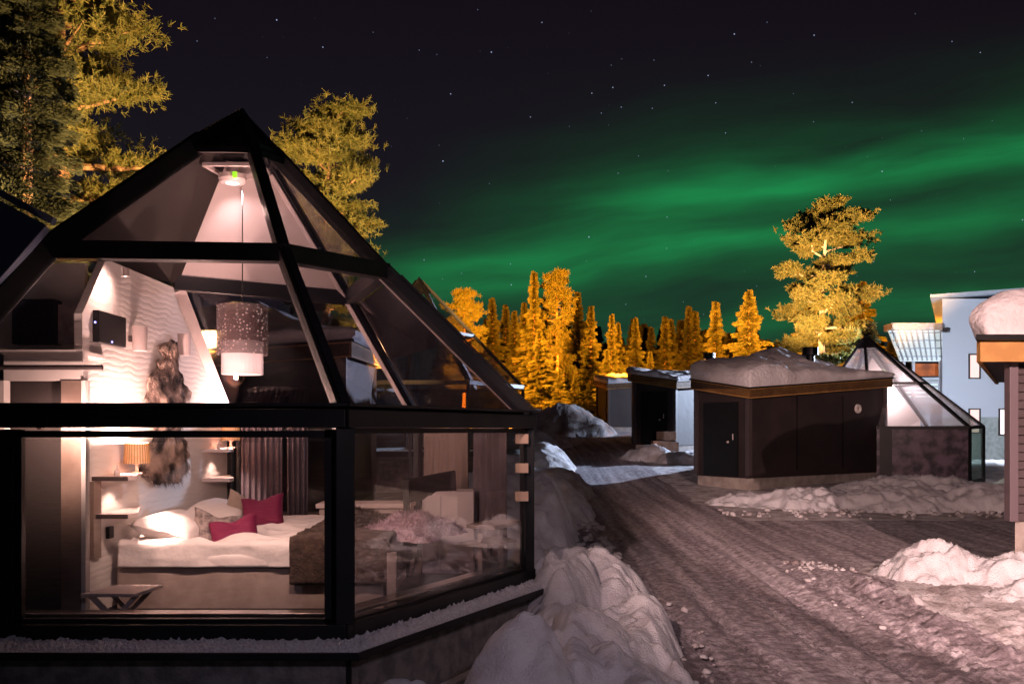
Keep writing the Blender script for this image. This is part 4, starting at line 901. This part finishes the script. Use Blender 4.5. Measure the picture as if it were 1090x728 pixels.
# lower wing with the slatted snowy roof and the balcony
wl = at(948, 400, 43); wr = at(1003, 400, 43)
MB().box(((wl.x + wr.x) / 2 + .3, 46, .4), (wr.x - wl.x + .6, 5, 4.4)).build('wing_wall', 'white_paint', pb)
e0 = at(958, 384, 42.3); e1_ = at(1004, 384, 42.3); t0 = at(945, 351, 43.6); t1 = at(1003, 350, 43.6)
MB().slab([e0, e1_, t1, t0], .10).build('wing_roof', 'canopy_glow', pb)
tp = MB().slab([at(945, 345, 43.6), at(1003, 345, 43.6), at(1003, 352, 43.6), at(945, 352, 43.6)], 1.0).build('wing_snow', 'snow', pb)
sl = MB()
for i in range(9): t_ = (i + .5) / 9; p = lerp(t0, t1, t_); q = lerp(e0, e1_, t_); sl.beam(p + Vector((0, -.08, .03)), q + Vector((0, -.08, .03)), .06, .12)
for i in range(4): t_ = (i + .5) / 4; sl.beam(lerp(t0, e0, t_) + Vector((0, -.1, 0)), lerp(t1, e1_, t_) + Vector((0, -.1, 0)), .06, .06)
sl.build('roof_rafters', 'white_paint', pb)
for i in range(4):
    p = at(964 + i * 10, 383, 43.3); MB().box((p.x, 43.42, p.z + .55), (.40, .06, 1.0)).build('wing_window', 'cool_window', pb)
for i in range(3):
    p = at(968 + i * 13, 420, 43.3); MB().box((p.x, 43.42, p.z + .2), (.5, .06, .9)).build('wing_window', 'cool_window', pb)
ob = MB(); p = at(972, 400, 42.8); q = at(1001, 387, 42.8); ob.box(((p.x + q.x) / 2, 42.9, (p.z + q.z) / 2), (q.x - p.x, .1, q.z - p.z)); ob.build('balcony_window', 'orange_room', pb)
fxm = MB().box((20.75, 41.25, 4.75), (.30, .22, .22), R(40)); fxm.box((20.95, 41.7, 4.8), (.06, .8, .06)); fxm.build('floodlight', 'trim_dark', pb)
bl = MB()
for i in range(7): bl.beam(at(958, 403 + i * 4.2, 42.4), at(1003, 403 + i * 4.2, 42.4), .05, .12)
bl.build('balcony_railing', 'white_paint', pb)
for x_ in (962, 972, 1001): MB().beam(at(x_, 384, 42.35), at(x_, 432, 42.35), .12, .12, up=(0, 1, 0)).build('balcony_post', 'white_paint', pb)
mound('snow_bank', 'bright snow field heap at the foot of the pale building', [(24, 36, .5, 3, 2, 0), (20.5, 37, .35, 3, 2, 0)], 'snow', (16, 28, 32, 40), .15, .8, 31)
print('buildings done')

# ================================================================== trees
def tufts(P, D, L, Wd, seed=0):
    # P centres, D directions (unit), L length, Wd width -> two crossed blades per tuft
    rg = np.random.RandomState(seed); n = len(P); r = rg.normal(size=(n, 3)); s = np.cross(D, r); s /= np.linalg.norm(s, axis=1)[:, None] + 1e-9; s2 = np.cross(D, s)
    V = []; 
    for k in (s, s2):
        V += [P - k * Wd[:, None] / 2, P + k * Wd[:, None] / 2, P + D * L[:, None] + k * Wd[:, None] * .22, P + D * L[:, None] - k * Wd[:, None] * .22]
    V = np.stack(V, 1).reshape(-1, 3); Fa = np.arange(len(V)).reshape(-1, 4); return V, Fa
def norm(a): return a / (np.linalg.norm(a, axis=1)[:, None] + 1e-9)
def spruce(h, r, n, ts, seed, low=.06, sparse=0.0, power=.85):
    rg = np.random.RandomState(seed); nb = int(h * 13); tb = MB()
    P = []; D = []; L = []
    per = max(6, n // nb)
    for i in range(nb):
        t = low + (1 - low) * (i / nb) ** .92; z = t * h; az = i * 2.399 + rg.uniform(-.4, .4)
        Lb = r * (1 - t) ** power * rg.uniform(.45, 1.15) * (1.0 if rg.rand() > sparse else .35) + .05
        k = rg.rand(per) ** .7; dirv = np.array([math.cos(az), math.sin(az)])
        droop = -.30 * Lb * k ** 1.5 + .12 * Lb * k ** 4
        wdt = (.40 * Lb * (1 - k * .7) + .06)
        p = np.stack([dirv[0] * Lb * k, dirv[1] * Lb * k, z + droop], -1); side = np.array([-dirv[1], dirv[0], 0]); q = rg.uniform(-1, 1, per)
        p += side * (q * wdt)[:, None] + np.array([0, 0, 1]) * rg.uniform(-.8, .4, per)[:, None] * .17 * (h / 10)
        d = np.stack([dirv[0] + side[0] * q * .8, dirv[1] + side[1] * q * .8, rg.uniform(-.7, .15, per)], -1)
        P.append(p); D.append(norm(d)); L.append(ts * (.45 + .55 * min(1, Lb / (r * .6))) * rg.uniform(.6, 1.3, per))
    tb.tube([(0, 0, 0), (.02 * h / 10, 0, h * .3), (0, .03, h * .7), (0, 0, h * 1.0)], [h * .016, h * .012, h * .006, .01], 7)
    rg2 = random.Random(seed)
    for i in range(0, nb, 3):
        t = low + (1 - low) * (i / nb) ** .92; z = t * h; az = i * 2.399; Lb = r * (1 - t) ** power * .7
        tb.tube([(0, 0, z), (math.cos(az) * Lb, math.sin(az) * Lb, z - .15 * Lb)], [.02 * h / 10, .005], 4)
    # tip
    k = 30; zt = h - rg.rand(k) * h * .07; P.append(np.stack([rg.normal(size=k) * .03, rg.normal(size=k) * .03, zt], -1)); D.append(norm(np.stack([rg.normal(size=k), rg.normal(size=k), np.ones(k) * .8], -1))); L.append(np.full(k, ts * .5))
    P = np.concatenate(P); D = np.concatenate(D); L = np.concatenate(L); V, Fa = tufts(P, D, L, L * .30, seed); return V, Fa, tb
def pine(h, r, n, ts, seed, crown0=.35, nl=26, round_=False, shape=None, fat=1.0, wid=.16):
    rg = np.random.RandomState(seed); tb = MB(); P = []; D = []; L = []
    bend = rg.uniform(-.04, .04, 2) * h
    tr = [Vector((bend[0] * math.sin(t * 3), bend[1] * math.sin(t * 2.4), t * h * .97)) for t in np.linspace(0, 1, 9)]
    tb.tube(tr, [h * .020 * (1 - .85 * t) for t in np.linspace(0, 1, 9)], 8)
    def trunk(t): return Vector((bend[0] * math.sin(t * 3), bend[1] * math.sin(t * 2.4), t * h * .97))
    cl = []
    for i in range(nl):
        t = crown0 + (1 - crown0) * (i + .5) / nl; a = i * 2.399 + rg.uniform(-.5, .5); s = (t - crown0) / (1 - crown0)
        w = (math.sin(min(1, s * 1.15 + .18) * math.pi) ** .6 if s < .9 else .45) if shape is None else np.interp(s, *shape)
        Lb = r * w * rg.uniform(.55, 1.1); b0 = trunk(t); rise = Lb * rg.uniform(.05, .4) * (1 if s > .25 else -.3)
        mid = b0 + Vector((math.cos(a) * Lb * .55, math.sin(a) * Lb * .55, rise * .3)); e = b0 + Vector((math.cos(a + .2) * Lb, math.sin(a + .2) * Lb, rise))
        tb.tube([b0, mid, e], [h * .006 * (1.2 - s * .7), h * .004, .01], 5)
        cl += [(e, .24 * r * rg.uniform(.7, 1.2)), (mid + Vector((rg.uniform(-.2, .2), rg.uniform(-.2, .2), rg.uniform(0, .25))) * r * .5, .18 * r * rg.uniform(.7, 1.2))]
        for q in range(2):
            e2 = lerp(b0, e, rg.uniform(.5, .95)) + Vector((math.cos(a + 1.5), math.sin(a + 1.5), .2)) * r * rg.uniform(-.3, .3); tb.tube([mid, e2], [h * .003, .006], 4); cl.append((e2, .16 * r * rg.uniform(.7, 1.1)))
    cl.append((trunk(1), .2 * r)); cl.append((trunk(.96), .3 * r))
    B_ = 11; per = max(3, n // len(cl) // B_)
    for c_, rad in cl:
        rad = rad * fat; dd = norm(rg.normal(size=(per, 3))); rr_ = rg.rand(per) ** .5
        p = np.array(c_) + dd * (rr_ * rad)[:, None] * np.array([1.15, 1.15, .50]) * (1 + .22 * rg.normal(size=(per, 1)))
        ax = norm(dd * np.array([1, 1, .5]) + np.array([0, 0, .6]) + .4 * rg.normal(size=(per, 3)))
        P.append(np.repeat(p, B_, 0) + np.repeat(ax, B_, 0) * (rg.uniform(-.5, .5, per * B_) * ts)[:, None]); d = norm(np.repeat(ax, B_, 0) * .55 + norm(rg.normal(size=(per * B_, 3)))); D.append(d); L.append(ts * rg.uniform(.7, 1.25, per * B_))
    P = np.concatenate(P); D = np.concatenate(D); L = np.concatenate(L); V, Fa = tufts(P, D, L, L * wid, seed); return V, Fa, tb
def make_tree(kind, name, label, loc, bark, needle, group=None, **kw):
    V, Fa, tb = kind(**kw); rt = empty(name, loc); tag(rt, label, 'tree', group)
    np_mesh('crown', V, Fa, needle, rt); ORG[rt.name] = Vector((0, 0, 0)); tb.build('trunk', bark, rt); return rt
# left of the frame
make_tree(pine, 'pine_tree', 'tall yellow lit pine rising at the upper left behind the dark spruce', (-9.3, 19, -1.2), 'pine_bark', 'pine_needles', h=15.5, r=2.6, n=210000, ts=.11, seed=11, fat=1.2, crown0=.20, nl=52, shape=([0, .3, .6, .85, 1], [.75, .95, 1, .8, .3]))
make_tree(pine, 'pine_tree', 'yellow lit pine cut by the left edge of the frame', (-12.0, 20.5, -1.2), 'pine_bark', 'pine_needles', h=16, r=2.8, n=120000, ts=.12, seed=13, fat=1.4, crown0=.2, nl=44, shape=([0, .5, 1], [.8, 1, .4]))
make_tree(spruce, 'spruce_tree', 'dark green spruce standing in front of the yellow pines at left', (-8.55, 15.2, -1.4), 'bark', 'dark_needles', h=11.0, r=2.1, n=90000, ts=.09, seed=21, low=.2)
make_tree(pine, 'pine_tree', 'round topped golden pine right behind the glass igloo peak', (-4.65, 22, -1.3), 'pine_bark', 'pine_needles', h=9.7, r=1.40, n=150000, ts=.11, seed=31, fat=1.45, crown0=.25, nl=46, shape=([0, .3, .6, .85, 1], [.9, 1, .95, .8, .35]))
# the tall pine behind the dark cabin
make_tree(pine, 'pine_tree', 'tallest pine, behind the dark cabin, with pale trunk and open layered crown', (14.6, 39.3, -1.5), 'pale_bark', 'pine_needles', h=12.0, r=2.35, n=110000, ts=.17, wid=.24, seed=47, crown0=.22, nl=34, shape=([0, .25, .5, .75, .9, 1], [1.0, 1.0, .8, .85, .6, .3]))
make_tree(spruce, 'spruce_tree', 'dark spruce between the tallest pine and the pale building', (16.6, 40, -1.6), 'bark', 'dark_needles', h=6.6, r=1.5, n=5000, ts=.28, seed=48)
# far wood, each tree on its own
protos = {}
def proto(key, loc, label):
    k, sd, asp = key
    if key not in protos:
        if k == 's': V, Fa, tb = spruce(10, 10 * asp * 1.15, 22000, .22, sd, low=.04, sparse=.3, power=1.1)
        elif k == 'p': V, Fa, tb = pine(10, 10 * asp * 1.15, 26000, .24, sd, crown0=.30, nl=34, shape=([0, .3, .6, .85, 1], [.9, .9, 1, .75, .35]))
        else: V, Fa, tb = spruce(10, 10 * asp * 1.05, 24000, .24, sd, low=.02, sparse=.15, power=.95)
        rt = empty({'s': 'spruce_tree', 'p': 'pine_tree', 'w': 'spruce_tree'}[k], loc); np_mesh('crown', V, Fa, 'needles', rt); ORG[rt.name] = Vector((0, 0, 0)); tb.build('trunk', 'pine_bark', rt); protos[key] = rt
        return rt
    return copy_tree(protos[key])
wood = [ # px, top y, Y, key, label
 (493, 309, 56, ('p', 1, .17), 'orange lit bushy pine, leftmost of the far wood beside the igloo roof'),
 (527, 317, 66, ('s', 2, .145), 'dim narrow spruce just right of the leftmost bushy pine'),
 (539, 325, 72, ('s', 3, .135), 'dark thin spruce, left of two close together beyond the igloo roof'),
 (548, 331, 70, ('s', 4, .155), 'dark thin spruce, right of two close together beyond the igloo roof'),
 (569, 289, 55, ('s', 5, .155), 'tall slender bright orange spruce left of the tall pine'),
 (558, 322, 62, ('s', 2, .145), 'dimmer spruce peeking out left behind the tall slender spruce'),
 (594, 288, 56, ('p', 6, .13), 'tall orange pine right of the tall slender spruce'),
 (613, 311, 74, ('s', 3, .135), 'dark brown spruce right behind the tall orange pine'),
 (627, 326, 60, ('s', 4, .155), 'orange pointed spruce above the snow mound'),
 (649, 334, 60, ('s', 5, .155), 'reddish orange spruce with a pale trunk above the farthest cabin'),
 (658, 343, 62, ('s', 2, .145), 'bright orange spruce right of the pale trunked spruce'),
 (676, 338, 64, ('s', 3, .135), 'yellow green tipped spruce above the middle cabin'),
 (692, 348, 74, ('s', 4, .155), 'dark spruce right of the yellow green tipped spruce'),
 (692, 374, 62, ('s', 5, .155), 'small orange spruce in front of the dark spruce above the middle cabin'),
 (709, 337, 68, ('s', 2, .145), 'rust coloured spruce, left of a close pair above the middle cabin'),
 (716, 339, 70, ('s', 4, .155), 'rust coloured spruce, right of a close pair above the middle cabin'),
 (733, 326, 72, ('s', 5, .155), 'dim red spruce, left of a close pair above the dark cabin'),
 (741, 331, 72, ('s', 3, .135), 'dim red spruce, right of a close pair above the dark cabin'),
 (762, 321, 58, ('s', 2, .145), 'bright narrow spruce left of the broad orange spruce'),
 (797, 309, 55, ('w', 7, .24), 'broad bright orange spruce above the dark cabin roof'),
 (862, 312, 54, ('w', 8, .22), 'broad orange spruce left behind the tallest pine'),
 (912, 300, 56, ('w', 7, .24), 'orange spruce right behind the tallest pine'),
 (596, 392, 50, ('w', 8, .22), 'small bright spruce, left of the three low ones behind the snow mound'),
 (612, 399, 49, ('w', 7, .24), 'small bright spruce, middle of the three low ones behind the snow mound'),
 (626, 408, 49, ('w', 8, .22), 'small bright spruce, right of the three low ones behind the snow mound'),
 (577, 350, 51, ('w', 7, .24), 'bright yellow orange spruce at the edge of the igloo, above the snow mound'),
 (644, 372, 56, ('w', 8, .22), 'low spreading orange spruce beside the farthest cabin'),
]
rk = random.Random(5)
for (px, py, Yt, key, lab) in wood:
    tp_ = at(px, py, Yt); bz = float(gz0(np.array(tp_.x), np.array(float(Yt)))) - .2; hh = tp_.z - bz
    o = proto(key, (tp_.x, Yt, bz), lab); o.location = (tp_.x, Yt, bz); wf_ = rk.uniform(1.2, 1.5) if key[0] == 's' else 1.3 if key[0] == 'w' else .85; o.scale = (hh / 10 * wf_, hh / 10 * wf_, hh / 10); o.rotation_euler.x = rk.uniform(-.03, .03); o.rotation_euler.z = rk.uniform(0, 6.28); tag(o, lab, 'tree', 'trees of the far wood')
for i in range(70):
    px = 465 + i * 7.1 + rk.uniform(-5, 5); Yt = rk.uniform(80, 96); py = rk.uniform(338, 372) if not 560 < px < 620 else rk.uniform(325, 350)
    tp_ = at(px, py, Yt); bz = float(gz0(np.array(tp_.x), np.array(float(Yt)))) - .2; hh = tp_.z - bz
    o = copy_tree(protos[rk.choice([('s', 3, .135), ('s', 4, .155), ('s', 2, .145)])]); o.location = (tp_.x, Yt, bz); o.scale = (hh / 10 * 2.0, hh / 10 * 2.0, hh / 10); o.rotation_euler.z = rk.uniform(0, 6.28)
    tag(o, 'dark spruce deep in the far wood behind the lit trees', 'tree', 'dark spruces at the back of the wood')
print('trees done')
S.cycles.max_bounces = 8; S.cycles.transparent_max_bounces = 24
